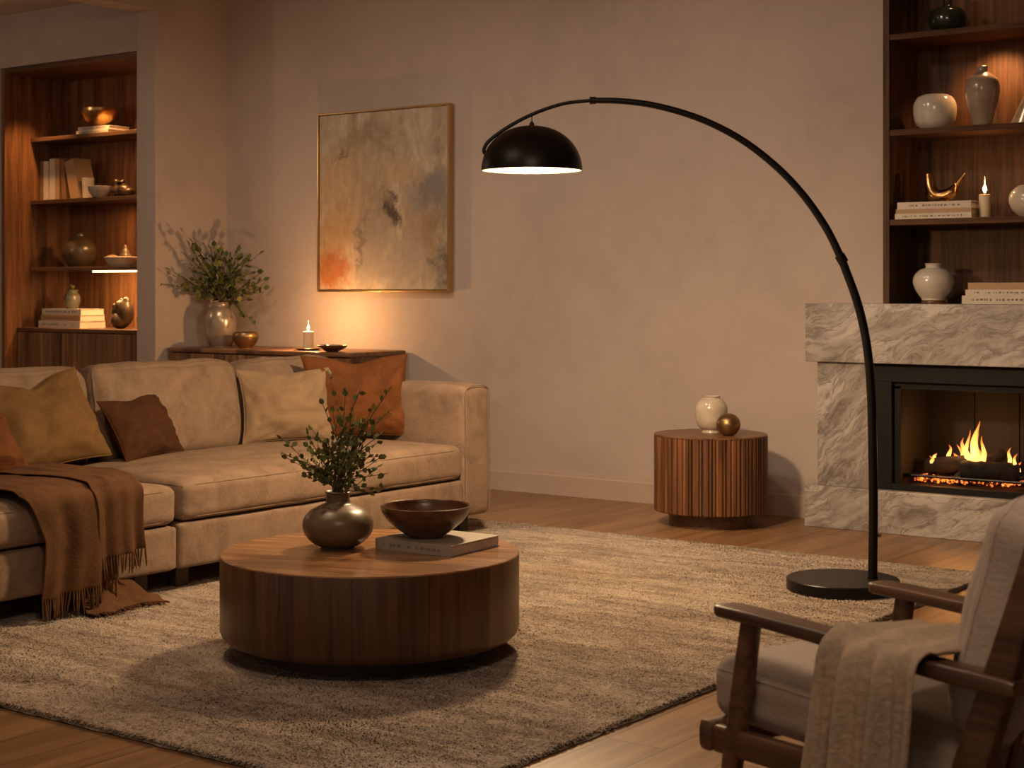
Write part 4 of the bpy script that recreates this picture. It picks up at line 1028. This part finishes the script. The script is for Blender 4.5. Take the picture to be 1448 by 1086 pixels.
# ================================================================ ARMCHAIR
cf = Vector((-.565, .825)); P1 = RT*.439+FW*3.29
adir = RT*.565-FW*.825; adir.normalize()
ch = thing('armchair', 'mid-century armchair with dark wooden frame and grey-beige cushions, front right', 'chair', (P1.x, P1.y, 0), math.atan2(adir.y, adir.x))
WB = .445
def rsec(hw, hh, n=20, e=.38):
    out = []
    for i in range(n):
        a = 2*PI*i/n; c, s = math.cos(a), math.sin(a); out.append((hw*math.copysign(abs(c)**e, c), hh*math.copysign(abs(s)**e, s)))
    return out
def ctag(name, mb, mat='chairwood', **k): return mb.obj(name, M[mat], ch, angle=50, **k)
for b in (0, WB):
    pts = [(-.022, b, .598), (-.016, b, .600), (0, b, .600), (.10, b, .600), (.25, b, .596), (.42, b, .589), (.58, b, .585), (.70, b, .585), (.716, b, .585)]
    hw = [.018, .027, .034, .034, .030, .027, .027, .028, .020]; hh = [.006, .011, .0125, .013, .014, .015, .016, .016, .012]
    ctag('armrest', MB().sweep(pts, [rsec(w, h) for w, h in zip(hw, hh)]))
    ctag('leg', MB().tube([(.066, b, .590), (.045, b, .47), (.012, b, .30), (-.043, b, 0)], [.021, .0235, .0225, .015], 18))
    ctag('leg', MB().sweep([(.765, b, .86), (.715, b, .70), (.665, b, .56), (.612, b, .42), (.605, b, .32), (.63, b, .2), (.69, b, 0)], [rsec(.015, h) for h in (.020, .028, .032, .034, .032, .027, .018)]))
    ctag('side_rail', MB().sweep([(-.03, b, .335), (.30, b, .345), (.63, b, .335)], [rsec(.015, .028)]*3))
ctag('front_rail', MB().sweep([(-.05, -.025, .338), (-.05, -.018, .338), (-.05, WB+.018, .338), (-.05, WB+.025, .338)], [rsec(.012, .02), rsec(.018, .030), rsec(.018, .030), rsec(.012, .02)]))
ctag('back_rail', MB().sweep([(.615, 0, .36), (.615, WB, .36)], [rsec(.014, .028)]*2))
ctag('top_rail', MB().sweep([(.758, 0, .835), (.778, WB/2, .84), (.758, WB, .835)], [rsec(.013, .030)]*3))
for i in range(5):
    b = WB*(i+1)/6; ctag('spindle', MB().tube([(.62, b, .37), (.69, b, .60), (.765, b, .83)], .008, 10))
def ccush(name, sx, sy, sz, loc, rot, r, crown, seed, pax, pz, wr=.005):
    mb, sh = rcushion(sx, sy, sz, r, crown, 24, wr, seed); o = mb.obj(name, M['chairfab'], ch, loc=loc, rot=rot, weld=.0008, angle=180)
    for z in pz: MB().tube(piping_loop(sh, z, axis=pax), .0022, 6).obj('piping', M['chairfab'], o)
    return o
ccush('seat_cushion', .67, .395, .128, (.240, WB/2, .350), (0, .025, 0), .045, (.012, .0, .022), 41, 2, (.75,))
ccush('back_cushion', .15, .395, .45, (.565, WB/2, .452), (0, .28, 0), .065, (.045, 0, .012), 42, 0, (-.45, .45))
# taupe throw over the near arm
t2 = thing('throw_blanket', 'taupe knitted throw hanging over the near arm of the armchair', 'blanket', (P1.x, P1.y, 0), ch.rotation_euler.z)
def thrown(u, v):
    path = [(.37, .505), (.30, .545), (.20, .603), (.11, .612), (.04, .617), (.0, .621), (-.030, .612), (-.044, .58), (-.048, .50), (-.052, .40), (-.055, .30), (-.056, .22), (-.056, .15)]
    f = v*(len(path)-1); i = min(len(path)-2, int(f)); w = f-i
    def P(k): return path[max(0, min(len(path)-1, k))]
    b, z = [.5*(2*P(i)[k]+(P(i+1)[k]-P(i-1)[k])*w+(2*P(i-1)[k]-5*P(i)[k]+4*P(i+1)[k]-P(i+2)[k])*w*w+(3*P(i)[k]-P(i-1)[k]-3*P(i+1)[k]+P(i+2)[k])*w**3) for k in (0, 1)]
    hang = max(0, min(1, (v-.5)/.3))
    a0 = .315-.035*hang*min(1, (v-.5)*2)*1.0; a1 = .545+.0*hang
    if v < .45: a0 = .30+.05*(.45-v); a1 = .56+.0
    a = a0+(a1-a0)*u
    fo = .5*math.sin(u*20+.8+v)+.35*math.sin(u*37+2+v*2)+.5*noise.noise(Vector((u*5, v*4, 7)))
    b -= (.007+.026*hang)*(fo+.85)*(v > .35)*min(1, max(0, (v-.35)*6)); a += .004*math.sin(v*9)
    z += (1-hang)*(.006*math.sin(u*16)+.008*noise.noise(Vector((u*4, v*6, 1))))
    if v < .35: z += .010*math.sin(PI*u)
    return Vector((a, b, z))
o = MB().grid(thrown, 64, 90).obj('blanket', M['throw2'], t2, angle=180); thicken(o, .007, 1)

# ---------------------------------------------------------------- groups of repeats
for o in bpy.data.objects:
    if o.parent or 'label' not in o: continue
    l = o['label']
    if o['category'] == 'cushion': o['group'] = 'loose cushions on the sofa'
    elif o['category'] == 'book':
        for k, g in (('alcove cabinet', 'books stacked on the alcove cabinet'), ('top alcove shelf', 'books under the brass bowl'), ('under the brass bowl', 'books under the brass bowl'), ('alcove', 'upright books in the alcove'), ('row of upright', 'upright books in the alcove'), ('tallest pale', 'upright books in the alcove'),
                     ('brass sculpture', 'books under the brass sculpture'), ('mantel', 'books stacked on the marble mantel')):
            if k in l: o['group'] = g; break
